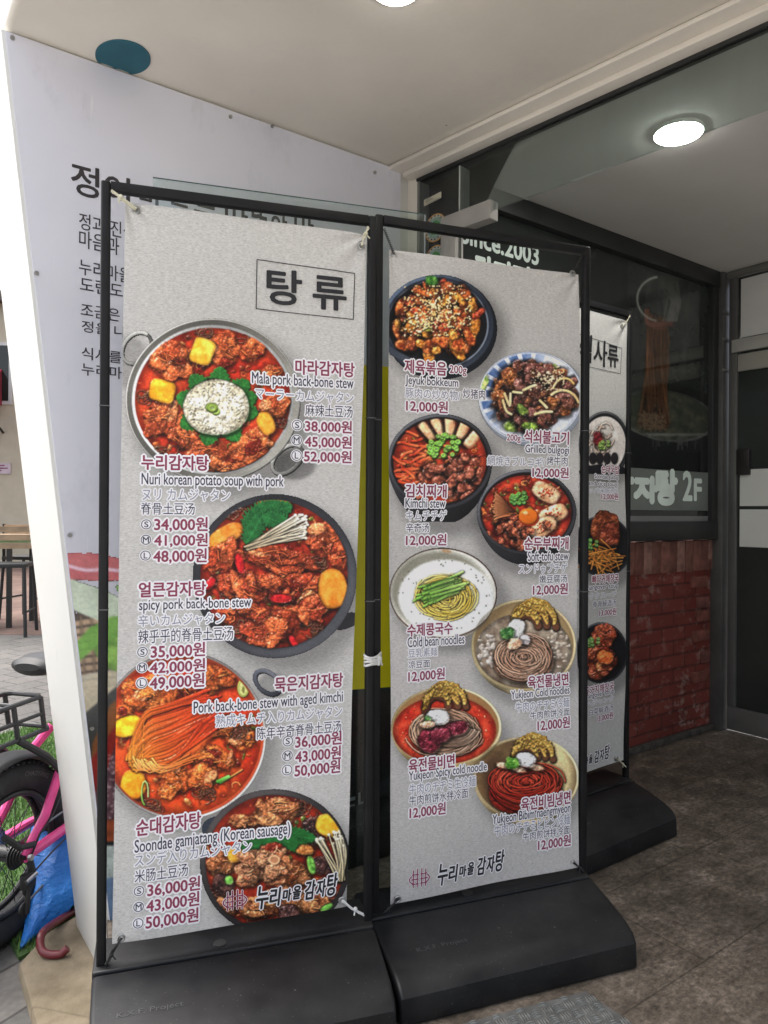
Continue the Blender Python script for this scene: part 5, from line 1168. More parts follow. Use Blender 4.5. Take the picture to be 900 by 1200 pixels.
# ------------------------------------------------------------------ menu stands
def rounded_bar(mb, x0, x1, y0, y1, z0, z1): mb.box(x0, x1, y0, y1, z0, z1)
def make_stand(plane, label, W, top, fl=0.0, fr=0.0, end0=-0.02, end1=0.012):
    e = empty('menu_stand', plane.mat(), label, 'menu stand', 'black menu banner stands'); w = 0.011
    for s in (0.0, W):
        mb = MB(); mb.box(s - w, s + w, -w, w, 0.085, top); o = mb.build('post', black_tube, e, bevel=0.005, seg=3)
        for z in (0.96, 1.45):
            mb = MB(); mb.box(s - w - 0.0006, s + w + 0.0006, -w - 0.0006, w + 0.0006, z, z + 0.0025); mb.build('tube_joint', paint('joint_line', (0.10, 0.10, 0.10, 1), 0.5), o)
    mb = MB(); mb.box(w + 0.0005, W - w - 0.0005, -w, w, top - 0.024, top - 0.001); mb.build('top_bar', black_tube, e, bevel=0.0012)
    # weighted base: rear ledge and sloping front block with rounded ends
    x0, x1 = end0, W + end1
    def block(prof, name, bev):
        mb = MB(); n = len(prof)
        sh = lambda y: max(0.0, -y) / 0.31
        vs = [(x0 + fl * sh(y), y, z) for y, z in prof] + [(x1 + fr * sh(y), y, z) for y, z in prof]
        mb.add(vs, [tuple(range(n)), tuple(range(2 * n - 1, n - 1, -1))] + [(i, n + i, n + (i + 1) % n, (i + 1) % n) for i in range(n)])
        return mb.build(name, base_m, e, bevel=bev, seg=3, angle=50)
    block([(0.125, 0.0), (0.125, 0.09), (0.113, 0.104), (-0.034, 0.108), (-0.034, 0.0)], 'base_ledge', 0.006)
    f = block([(-0.0385, 0.0), (-0.0385, 0.106), (-0.15, 0.103), (-0.24, 0.097), (-0.285, 0.086), (-0.305, 0.066), (-0.31, 0.0)], 'base', 0.011)
    mb = MB(); mb.box(x0 + 0.004, x1 - 0.004, -0.0384, -0.0341, 0.0, 0.097); mb.build('base_seam', paint('seam_black', (0.004, 0.004, 0.004, 1), 0.8), e)
    mb = MB(); mb.disc(((x0 + x1) / 2 - 0.05, 0.0, 0.1085), 0.016, (0, 0, 1), 0.003, 20); mb.build('filler_cap', paint('cap_black', (0.018, 0.018, 0.019, 1), 0.5), e, smooth=True)
    # embossed maker's lines on the sloping top, near the left end
    mb = MB()
    for txt, a, b, c, d in [('K.X.F. Project', 0.045, 0.185, -0.205, -0.185)]:
        V, Fc, E_ = glyph_run(txt); lo, hi = V.min(0), V.max(0); k = np.array([(b - a) / (hi[0] - lo[0]), (d - c) / (hi[1] - lo[1])]); P = (V - lo) * k + np.array([a, c])
        zf = lambda y: 0.103 + (y + 0.15) / 0.09 * 0.006 + 0.0012
        mb.add([(p[0], p[1], zf(p[1])) for p in P], Fc)
    build_flat(mb, 'embossed_lettering', [paint('emboss', (0.05, 0.052, 0.056, 1), 0.5)], e)
    return e

class Banner:
    def __init__(s, plane, quad, label, off=0.0, curl=0.0):
        s.pl = plane; s.q = [np.array(plane.sz(*p)) for p in quad]; s.off = off
        s.e = empty('menu_banner', plane.mat(), label, 'menu banner', 'hanging menu banners')
        s.shadows = []; s.ph = len(label) * 0.7
    def wave(s, S, Z):
        """soft billow of the hanging cloth and puckers at its four tied corners"""
        S = np.asarray(S, float); Z = np.asarray(Z, float); ph = s.q[0][0] * 3 + s.ph
        y = 0.0034 * np.sin(Z * 5.1 + S * 2.3 + ph) + 0.0024 * np.sin(Z * 11.3 - S * 8.0 + 2 * ph) + 0.0022 * np.sin(S * 15.5 + Z * 3.1 + ph)
        for k, c in enumerate(s.q):
            dx, dz = S - c[0], Z - c[1]; d = np.hypot(dx, dz); a = np.arctan2(dz, dx)
            y = y + (0.0036 if k < 2 else 0.0010) * np.exp(-(d / 0.12) ** 2) * np.sin(a * (9 if k < 2 else 5) + k) * np.clip(d / 0.04, 0, 1)
        return y
    def flat(s, mb, name, label=None):
        V = np.array(mb.v); V[:, 1] += s.wave(V[:, 0], V[:, 2]); mb.v = [tuple(p) for p in V]
        build_flat(mb, name, INKS, s.e, label=label)
    def P(s, a, b):
        tl, tr, br, bl = s.q; a = np.asarray(a)[..., None]; b = np.asarray(b)[..., None]
        p = (tl * (1 - a) + tr * a) * (1 - b) + (bl * (1 - a) + br * a) * b
        return p[..., 0], p[..., 1]
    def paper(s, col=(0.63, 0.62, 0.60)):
        na, nb = 150, 420; A_, B_ = np.meshgrid(np.linspace(0, 1, na), np.linspace(0, 1, nb)); Sx, Zx = s.P(A_, B_); px, py = s.pl.px(Sx, Zx)
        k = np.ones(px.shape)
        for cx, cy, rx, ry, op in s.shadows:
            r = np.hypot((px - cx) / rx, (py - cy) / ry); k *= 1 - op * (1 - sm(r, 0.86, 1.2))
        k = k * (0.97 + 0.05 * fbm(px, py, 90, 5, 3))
        co = np.stack([Sx.ravel(), -s.off + s.wave(Sx.ravel(), Zx.ravel()), Zx.ravel()], -1); idx = np.arange(Sx.size).reshape(Sx.shape)
        q = np.stack([idx[:-1, :-1], idx[1:, :-1], idx[1:, 1:], idx[:-1, 1:]], -1).reshape(-1, 4)
        mb = MB(); mb.v = [tuple(c) for c in co]; mb.f = [tuple(f) for f in q]; mb.mi = [0] * len(q)
        mb.add([(c[0], c[1] + 0.0012, c[2]) for c in co], [tuple(f[::-1]) for f in q], 1)
        me = bpy.data.meshes.new('paper'); me.from_pydata(mb.v, [], mb.f); me.materials.append(paper_m); me.materials.append(back_m); me.polygons.foreach_set('material_index', mb.mi)
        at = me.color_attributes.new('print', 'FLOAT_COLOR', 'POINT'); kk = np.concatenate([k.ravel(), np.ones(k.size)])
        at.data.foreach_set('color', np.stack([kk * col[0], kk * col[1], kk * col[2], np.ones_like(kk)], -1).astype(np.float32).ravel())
        o = bpy.data.objects.new('paper', me); COL.objects.link(o); o.parent = s.e
    def dish(s, art, label, step=0.0017, off=0.0005, gain=None):
        gain = gain or DISH_GAIN
        x0, y0, x1, y1 = art.x0, art.y0, art.x0 + art.nx / art.S, art.y0 + art.ny / art.S
        tl, tr, br, bl = s.q; c = [np.array(s.pl.sz(x, y)) for x, y in ((x0, y0), (x1, y0), (x1, y1), (x0, y1))]
        W = float(np.linalg.norm(tr - tl)); H = float(np.linalg.norm(bl - tl))
        zt = (tl[1] + tr[1]) / 2; zb = (bl[1] + br[1]) / 2
        bs = [(zt - p[1]) / (zt - zb) for p in c]; as_ = [(p[0] - (tl[0] + (bl[0] - tl[0]) * (zt - p[1]) / (zt - zb))) / W for p in c]
        a0, a1, b0, b1 = max(0, min(as_) - 0.02), min(1, max(as_) + 0.02), max(0, min(bs) - 0.02), min(1, max(bs) + 0.02)
        grid_print('dish_print', art, s.pl, s.P, np.linspace(b0, b1, int((b1 - b0) * H / step)), np.linspace(a0, a1, int((a1 - a0) * W / step)), s.off + off, s.e, print_m, label, gain=gain, wave=s.wave)
    def entry(s, lines, circles=(), label=None, name='menu_entry', kb=1.0):
        mb = MB()
        for kind, txt, x0, x1, yt, yb in lines:
            mi, bold, halo = {'ko': (0, 0.0010, 0.0056), 'pr': (0, 0.0009, 0.0054), 'en': (1, 0.0003, 0.0044), 'jp': (2, 0.0001, 0.0034), 'zh': (1, 0.0001, 0.0034), 'g': (0, 0.0004, 0.0034), 'ti': (4, 0.0022, 0.0)}[kind]
            text_px(mb, s.pl, txt, x0, x1, yt, yb, s.off + 0.0025, mi, bold=bold * kb, halo=halo * kb, halo_mi=3)
        for ch, cx, cy in circles:
            c, z = s.pl.sz(cx, cy); r = abs(s.pl.sz(cx + 5.6, cy)[0] - c); n = 28
            P = np.array([(c + r * math.cos(2 * math.pi * i / n), z + r * math.sin(2 * math.pi * i / n)) for i in range(n)]); E_ = [(i, (i + 1) % n) for i in range(n)]
            ribbons(mb, P, E_, 0.0010, s.off + 0.0025, 1); ribbons(mb, P, E_, 0.0032, s.off + 0.0020, 3)
            mb.add([(p[0], -(s.off + 0.00205), p[1]) for p in P], [tuple(range(n - 1, -1, -1))], 3)
            h = r * 0.62; w = {'S': 0.42, 'M': 0.6, 'L': 0.36}[ch] * r
            letters(mb, ch, c - w, c + w, z - h, z + h, s.off + 0.0025, 1, bold=0.0003)
        s.flat(mb, name, label)
    def logo(s, ex, ey, er, x0, x1, yt, yb, label):
        mb = MB(); c, z = s.pl.sz(ex, ey); r = abs(s.pl.sz(ex + er, ey)[0] - c); of = s.off + 0.0018
        def st(pts, w, mi, o_): P = np.array([(c + r * x, z + r * y) for x, y in pts]); ribbons(mb, P, [(i, i + 1) for i in range(len(P) - 1)], w, o_, mi)
        L_ = []
        for sx in (-1, 1):
            L_ += [[(sx * 0.62, 0.75), (sx * 0.62, -0.85)], [(sx * 0.22, 0.85), (sx * 0.22, -0.85)], [(sx * 0.12, 0.32), (sx * 0.72, 0.32)], [(sx * 0.12, -0.12), (sx * 0.8, -0.12)], [(sx * 0.12, -0.55), (sx * 0.72, -0.55)]]
            L_ += [[(sx * math.cos(a), 0.30 - 0.42 + 0.42 * math.sin(a) * 1.2) for a in np.linspace(rad(40), rad(-50), 8)]]
        for p in L_: st(p, 0.0030, 3, of - 0.0005)
        for p in L_: st(p, 0.0017, 0, of)
        chars = [('누', 0, 0.14, 0.0, 1.0), ('리', 0.165, 0.28, 0.05, 0.85), ('마', 0.325, 0.42, 0.2, 0.72), ('을', 0.445, 0.535, 0.22, 0.80), ('감', 0.59, 0.71, 0.12, 0.95), ('자', 0.735, 0.845, 0.15, 0.92), ('탕', 0.865, 0.985, 0.12, 1.12)]
        s0 = s.pl.sz(x0, (yt + yb) / 2)[0]; s1 = s.pl.sz(x1, (yt + yb) / 2)[0]; z1 = s.pl.sz((x0 + x1) / 2, yt)[1]; z0 = s.pl.sz((x0 + x1) / 2, yb)[1]
        for ch, a, b, lo, hi in chars:
            letters(mb, ch, s0 + (s1 - s0) * a, s0 + (s1 - s0) * b, z0 + (z1 - z0) * lo, z0 + (z1 - z0) * hi, s.off + 0.0025, 4, bold=0.0013, halo=0.0046, halo_mi=3, skew=0.10)
        s.flat(mb, 'logo', label)
    def frame_px(s, pts, name='title_frame'):
        mb = MB(); P = np.array([s.pl.sz(*p) for p in pts]); P = np.concatenate([P[i] + (P[(i + 1) % 4] - P[i]) * np.linspace(0, 1, 21)[:-1, None] for i in range(4)]); ribbons(mb, P, [(i, (i + 1) % 80) for i in range(80)], 0.0011, s.off + 0.0017, 4); s.flat(mb, name)
    def grommet(s, px, py, to, mat, coil=False, thick=0.0022, knot=True):
        c, z = s.pl.sz(px, py); o = MB(); o.torus((c, -s.off - 0.0015, z), 0.0075, 0.0028, (0, 1, 0), 22, 8); o.disc((c, -s.off - 0.0010, z), 0.0052, (0, 1, 0), 0.0008, 14, 0)
        g_ = o.build('grommet', steel, s.e, smooth=True)
        if to is None: return
        d, y = s.pl.sz(*to); a = Vector((c, -s.off - 0.004, z)); b = Vector((d, -0.014, y)); mb = MB()
        if coil:
            n = 90; v = b - a; x = v.orthogonal().normalized(); w = v.normalized().cross(x)
            mb.tube([a + v * (i / n) + (x * math.cos(i * 0.9) + w * math.sin(i * 0.9)) * 0.0034 for i in range(n + 1)], 0.0011, 5)
        else:
            rs = random.Random(int(px)); m_ = a.lerp(b, 0.5) + Vector((rs.uniform(-.004, .004), -0.003, rs.uniform(-.004, .004)))
            mb.tube([a, m_, b], thick, 7); mb.tube([a + Vector((0.003, -0.003, 0.002)), m_ + Vector((-0.004, -0.002, 0.003)), b + Vector((0.002, 0.0, -0.004))], thick * 0.8, 7)
            if knot:
                k = a.lerp(b, 0.62); mb.ball((k.x, k.y - 0.002, k.z), thick * 2.1, thick * 1.9, thick * 2.3, 6, 8); mb.tube([k, k + Vector((0.010, -0.004, -0.012))], thick * 0.7, 6); mb.tube([k, k + Vector((-0.004, -0.005, -0.014))], thick * 0.7, 6)
        mb.build('tie_cord', mat, s.e, smooth=True)

make_stand(S1, 'black stand carrying the banner of red stews, nearest to the white wall end', 0.668, 1.992, 0.015, -0.03)
make_stand(S2, 'black stand carrying the banner of noodles and small dishes, between the other two stands', 0.672, 2.012, -0.025, -0.055)
make_stand(S3, 'black stand set back by the brick wall, carrying the shaded banner', 0.66, 2.04, -0.06, -0.125)
DISH_GAIN = 1.55
cream_cord = paint('cream_cord', (0.62, 0.60, 0.46, 1), 0.8); dark_cord = paint('dark_cord', (0.02, 0.02, 0.02, 1), 0.6); white_tape = paint('white_tape', (0.72, 0.72, 0.70, 1), 0.4)

B1 = Banner(S1, [(147, 236.5), (430, 275), (405.5, 1061.5), (131.5, 1105.5)], 'tall grey menu banner of red pork stews with prices in three sizes', off=0.002)
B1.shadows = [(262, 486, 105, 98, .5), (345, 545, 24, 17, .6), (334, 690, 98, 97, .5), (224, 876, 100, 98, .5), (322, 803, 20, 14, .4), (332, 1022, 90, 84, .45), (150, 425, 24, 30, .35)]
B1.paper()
B1.dish(mala(), 'steel pan of red stew with a white perilla mound on green leaves')
B1.dish(spicy(), 'black pot of red pork stew with enoki mushrooms and a green leaf')
B1.dish(aged(), 'steel pan of orange stew with a long fan of aged kimchi')
B1.dish(sausage(), 'black pot of brown pork pieces with dark sausage and enoki mushrooms')
B1.frame_px([(301, 304.5), (415.5, 320.5), (413.5, 375), (300, 362)])
B1.entry([('ti', '탕', 313, 353, 317, 357), ('ti', '류', 367, 405, 325, 363)], name='title_lettering')
B1.entry([('ko', '마라감자탕', 346, 414, 424, 441), ('en', 'Mala pork back-bone stew', 295, 413, 440, 457), ('jp', 'マーラーカムジャタン', 299, 413, 458, 471), ('zh', '麻辣土豆汤', 357, 412, 475, 489), ('pr', '38,000원', 357, 411, 493, 508), ('pr', '45,000원', 357, 411, 511, 526), ('pr', '52,000원', 356, 411, 528, 543)], [('S', 347.5, 498.5), ('M', 347, 516), ('L', 347, 534)], 'rose and navy lines with three prices, 38,000 at the top')
B1.entry([('ko', '누리감자탕', 166, 244, 534, 551), ('en', 'Nuri korean potato soup with pork', 166, 332, 556, 573), ('jp', 'ヌリ カムジャタン', 167, 269, 573, 587), ('zh', '脊骨土豆汤', 165, 228, 589, 603), ('pr', '34,000원', 181, 243, 606, 623), ('pr', '41,000원', 181, 243, 625, 641), ('pr', '48,000원', 180, 242, 643, 660)], [('S', 171.5, 614.5), ('M', 171, 632.5), ('L', 170.5, 651)], 'rose and navy lines with three prices, 34,000 at the top')
B1.entry([('ko', '얼큰감자탕', 163, 241, 682, 699), ('en', 'spicy pork back-bone stew', 163, 294, 701, 717), ('jp', '辛いカムジャタン', 162, 263, 719, 733), ('zh', '辣乎乎的脊骨土豆汤', 162, 273, 736, 752), ('pr', '35,000원', 177, 240, 754, 771), ('pr', '42,000원', 176, 240, 773, 789), ('pr', '49,000원', 176, 239, 790, 807)], [('S', 167, 764), ('M', 166.5, 782), ('L', 166, 800)], 'rose and navy lines with three prices, 35,000 at the top')
B1.entry([('ko', '묵은지감자탕', 322, 402, 791, 808), ('en', 'Pork back-bone stew with aged kimchi', 227, 402, 816, 833), ('jp', '熟成キムチ入りカムジャタン', 253, 401, 832, 846), ('zh', '陈年辛奇脊骨土豆汤', 301, 400, 848, 862), ('pr', '36,000원', 346, 400, 859, 875), ('pr', '43,000원', 346, 399, 876, 892), ('pr', '50,000원', 345, 398, 892, 908)], [('S', 337, 868), ('M', 336.5, 885), ('L', 336, 901.5)], 'rose and navy lines with three prices beside the kimchi pan')
B1.entry([('ko', '순대감자탕', 160, 235, 955, 974), ('en', 'Soondae gamjatang (Korean sausage)', 158, 339, 972, 991), ('jp', 'スンデ入りカムジャタン', 158, 294, 991, 1006), ('zh', '米肠土豆汤', 158, 220, 1014, 1029), ('pr', '36,000원', 173, 234, 1029, 1046), ('pr', '43,000원', 172, 233, 1047, 1064), ('pr', '50,000원', 171, 232, 1066, 1083)], [('S', 163, 1042.5), ('M', 162.5, 1061), ('L', 162, 1080)], 'rose and navy lines with three prices at the foot of the banner')
B1.logo(275, 1053, 13.5, 299, 394, 1031, 1057, 'dark brush lettering beside a small pot emblem')
B1.grommet(159, 247, (131, 226), cream_cord, thick=0.0034); B1.grommet(423, 289, (430, 268), cream_cord, thick=0.0026)
B1.grommet(142, 1098, (124, 1126), dark_cord, thick=0.0026); B1.grommet(400, 1054, (424, 1068), white_tape, thick=0.003)

B2 = Banner(S2, [(455, 293), (677.5, 322), (677, 1015), (457.5, 1060)], 'grey menu banner of noodles, soft tofu and grilled meat, each at one price', off=0.002)
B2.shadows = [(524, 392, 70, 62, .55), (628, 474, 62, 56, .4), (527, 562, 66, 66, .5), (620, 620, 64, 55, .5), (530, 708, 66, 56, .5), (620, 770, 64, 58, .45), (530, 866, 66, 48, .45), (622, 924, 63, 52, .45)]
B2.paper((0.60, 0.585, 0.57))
for fn, lb in [(jeyuk, 'black iron plate of orange stir fried pork with sesame'), (bulgogi, 'blue and white plate of brown grilled meat'), (kimchi, 'black bowl of kimchi stew with tofu slices and spring onion'), (tofu, 'black bowl of red soft tofu stew with an egg yolk'), (bean, 'white bowl of bean soup with yellow noodles and cucumber'), (cold, 'brass bowl of pale cold noodles under folded beef slices'), (spicycold, 'brass bowl of noodles in red broth under folded beef slices'), (bibim, 'brass bowl of red mixed noodles under folded beef slices')]:
    B2.dish(fn(), lb)
EN2 = [
 [('ko', '제육볶음', 474, 522, 423, 439), ('g', '200g', 526, 545, 429, 441), ('en', 'Jeyuk bokkeum', 475, 535.5, 442, 455), ('jp', '豚肉の炒め物/', 475, 538, 456, 468), ('zh', '炒猪肉', 541, 566.5, 456.5, 468), ('pr', '12,000원', 476, 523.5, 469.5, 484)],
 [('g', '200g', 592.5, 609, 509.5, 519), ('ko', '석쇠불고기', 613.5, 665.5, 505, 520), ('en', 'Grilled bulgogi', 615, 666, 522, 534), ('jp', '網焼きブルコギ/', 570, 638, 535, 546), ('zh', '烤牛肉', 640.5, 664.5, 535, 545.5), ('pr', '12,000원', 624, 665.5, 547.5, 560.5)],
 [('ko', '김치찌개', 475, 523, 568, 583), ('en', 'Kimchi stew', 475, 522, 584, 595), ('jp', 'キムチチゲ', 476, 523.5, 598, 610), ('zh', '辛奇汤', 476, 503.5, 613, 624), ('pr', '12,000원', 476, 523.5, 626, 640)],
 [('ko', '순두부찌개', 614, 665.5, 629.5, 644), ('en', 'Soft-tofu stew', 618, 666, 646, 657), ('jp', 'スンドゥブチゲ', 607, 664.5, 659.5, 671.5), ('zh', '嫩豆腐汤', 631.5, 664.5, 673.5, 683), ('pr', '12,000원', 624, 665.5, 684, 697.5)],
 [('ko', '수제콩국수', 476.5, 529.5, 730, 744), ('en', 'Cold bean noodles', 476.5, 543.5, 744.5, 756), ('jp', '豆乳素麺', 477, 511.5, 759, 769), ('zh', '凉豆面', 477, 502.5, 773, 782), ('pr', '12,000원', 477, 520, 783.5, 797.5)],
 [('ko', '육전물냉면', 618, 665.5, 790.5, 804.5), ('en', 'Yukjeon Cold noodles', 598, 666.5, 806, 818.5), ('jp', '牛肉のチヂミ冷麺', 603, 666, 819.5, 831), ('zh', '牛肉煎饼冷面', 619.5, 666, 831, 840), ('pr', '12,000원', 628, 666, 840.5, 854.5)],
 [('ko', '육전물비면', 478, 531.5, 886, 901.5), ('en', 'Yukjeon Spicy cold noodle', 478, 569, 897.5, 911), ('jp', '牛肉のチヂミ生冷麺', 478.5, 556, 913, 925.5), ('zh', '牛肉煎饼水拌冷面', 478.5, 547, 927, 938.5), ('pr', '12,000원', 479, 520.5, 941.5, 956)],
 [('ko', '육전비빔냉면', 609, 667, 930, 945), ('en', 'Yukjeon Bibim naengmyeon', 576, 667, 947, 961), ('jp', '牛肉のチヂミビビン冷麺', 578.5, 666.5, 959.5, 972), ('zh', '牛肉煎饼拌冷面', 611.5, 666, 970.5, 980.5), ('pr', '12,000원', 629.5, 667, 979.5, 993.5)]]
for k, ls in enumerate(EN2): B2.entry(ls, kb=0.9, label='lines for ' + ls[2 if k < 2 else 1][1].lower().replace('200g', '').strip() + ' at 12,000')
B2.logo(490.5, 1027, 11.5, 511, 590, 1005, 1030, 'dark brush lettering beside a small pot emblem')
B2.grommet(461, 299, (448, 270), dark_cord, coil=True); B2.grommet(670, 321, (681, 298), dark_cord, coil=True)
B2.grommet(465, 1053, (446, 1068), dark_cord, thick=0.0022); B2.grommet(670, 1010, (681, 1018), dark_cord, thick=0.0024)

qs = lambda x, y: (x, y)
zt3 = S3.sz(733, 376)[1]; zb3 = S3.sz(725, 893)[1]; sr3 = S3.sz(733, 600)[0]
def px3(s, z): a, b = S3.px(np.array(s), np.array(z)); return float(a), float(b)
B3 = Banner(S3, [px3(sr3 - 0.6, zt3), px3(sr3, zt3), px3(sr3, zb3), px3(sr3 - 0.6, zb3)], 'shaded grey menu banner of meals, half hidden behind the noodle banner', off=0.002)
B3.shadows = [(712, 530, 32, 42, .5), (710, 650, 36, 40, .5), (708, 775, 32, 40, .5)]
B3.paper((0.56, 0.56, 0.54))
B3.dish(whitesoup(), 'black pot of white soup with sausage slices'); B3.dish(boneplate(), 'black plate of brown bone meat with fried noodles'); B3.dish(redplate(), 'black plate of red meat')
B3.frame_px([(640, 380), (728.5, 408), (727, 438), (639, 419)])
B3.entry([('ti', '식', 676, 692, 392, 424), ('ti', '사', 695, 711, 399, 429), ('ti', '류', 712, 724.5, 405, 430)], name='title_lettering', kb=0.8)
B3.entry([('ko', '순대국밥', 704, 725.5, 545, 555), ('en', 'Soondae gukbap', 696, 725, 556, 563), ('en', '(Sausage and rice soup)', 664, 724.5, 563.5, 570.5), ('jp', 'スンデクッパ/米肠汤饭', 666, 724, 571, 578), ('pr', '12,000원', 704, 724, 578, 586)], kb=0.75, label='lines for sausage and rice soup')
B3.entry([('ko', '뼈다귀해장국', 692, 722, 673, 683), ('en', 'Bone and hangover soup', 660, 722, 685, 693), ('jp', 'ヘジャンククスープ', 662, 720, 695, 702), ('zh', '脊骨解酒汤', 693, 720, 703, 711), ('pr', '13,000원', 701, 720.5, 713, 721.5)], kb=0.75, label='lines for bone soup')
B3.entry([('ko', '우거지해장국', 686, 718, 802, 812), ('en', 'Cabbage hangover soup', 664, 718.5, 812.5, 820), ('jp', 'ウゴジヘジャンク', 668, 718, 820.5, 827), ('zh', '白菜解酒汤', 690, 718, 828, 835.5), ('pr', '13,000원', 699, 718, 836, 844.5)], kb=0.75, label='lines for cabbage soup')
B3.logo(655, 904, 8, 668, 715, 881, 898, 'dark brush lettering beside a small pot emblem')
B3.grommet(728, 383, (735, 370), cream_cord, thick=0.0016, knot=False); B3.grommet(722, 889, (730, 897), cream_cord, thick=0.002)

# white tie binding the two neighbouring posts
a = S1.world(0.668, S1.sz(433, 772)[1]); b = S2.world(0.0, S2.sz(441, 772)[1])
mb = MB(); c = (Vector(a) + Vector(b)) / 2; d = (Vector(b) - Vector(a)); d.z = 0; L_ = d.length / 2 + 0.013; d.normalize(); n = Vector((-d.y, d.x, 0))
for k in range(4):
    z = -0.012 + k * 0.0075
    mb.tube([c + d * (L_ * math.cos(t)) * (1 + 0.02 * k) + n * (0.017 * math.sin(t)) + Vector((0, 0, z + 0.003 * math.sin(t * 2 + k))) for t in np.linspace(0, 2 * math.pi, 26)[:-1]], 0.0036, 7, closed=True)
kx = c - n * 0.019
mb.ball((kx.x, kx.y, kx.z), 0.010, 0.006, 0.011, 8, 10); mb.tube([kx, kx + d * 0.012 - n * 0.004 + Vector((0, 0, -0.016))], 0.003, 6); mb.tube([kx, kx - d * 0.010 - n * 0.004 + Vector((0, 0, -0.014))], 0.003, 6)
tag(mb.build('tape_tie', white_tape, smooth=True), 'white tape wound round the two touching posts of the front stands', 'tape')

# clear glass screen behind the front stands, with an olive yellow film
G = plane_cam((-0.72, 1.89), (-0.72 + 0.955, 1.89 + 0.297))
ge = empty('glass_screen', G.mat(), 'clear glass screen standing behind the two front menu stands, with an olive yellow film', 'glass screen')
gs0, GE = G.sz(178, 400)[0], G.sz(497, 400)[0]; gz = G.sz(300, 226)[1]
mb = MB(); mb.box(gs0, GE, -0.005, 0.005, 0.01, gz); mb.build('pane', glass('screen_glass', (0.84, 0.89, 0.87, 1), 1.0, dirt=0.03), ge)
mb = MB(); mb.box(gs0, GE, -0.0056, 0.0056, gz + 0.0002, gz + 0.003); mb.build('edge', paint('glass_edge', (0.05, 0.09, 0.08, 1), 0.2), ge)
mb = MB(); mb.box(gs0, GE, -0.02, 0.02, 0.0, 0.0095); mb.build('foot_rail', alu, ge)
z0, z1 = G.sz(450, 805)[1], G.sz(450, 430)[1]
mb = MB(); mb.box(G.sz(372, 600)[0], G.sz(520, 600)[0], -0.0068, -0.0054, z0, z1); mb.build('yellow_film', paint('olive_film', (0.80, 0.74, 0.014, 1), 0.4, var=0.06), ge)
# low dark plinth at the foot of the wall behind the screen
mb = MB(); mb.box(1.05, 1.62, -0.16, -0.012, 0.0, 0.14); tag(mb.build('plinth_box', base_m, mw=WALL.mat(), bevel=0.006), 'low black box on the porch floor against the foot of the poster', 'box')
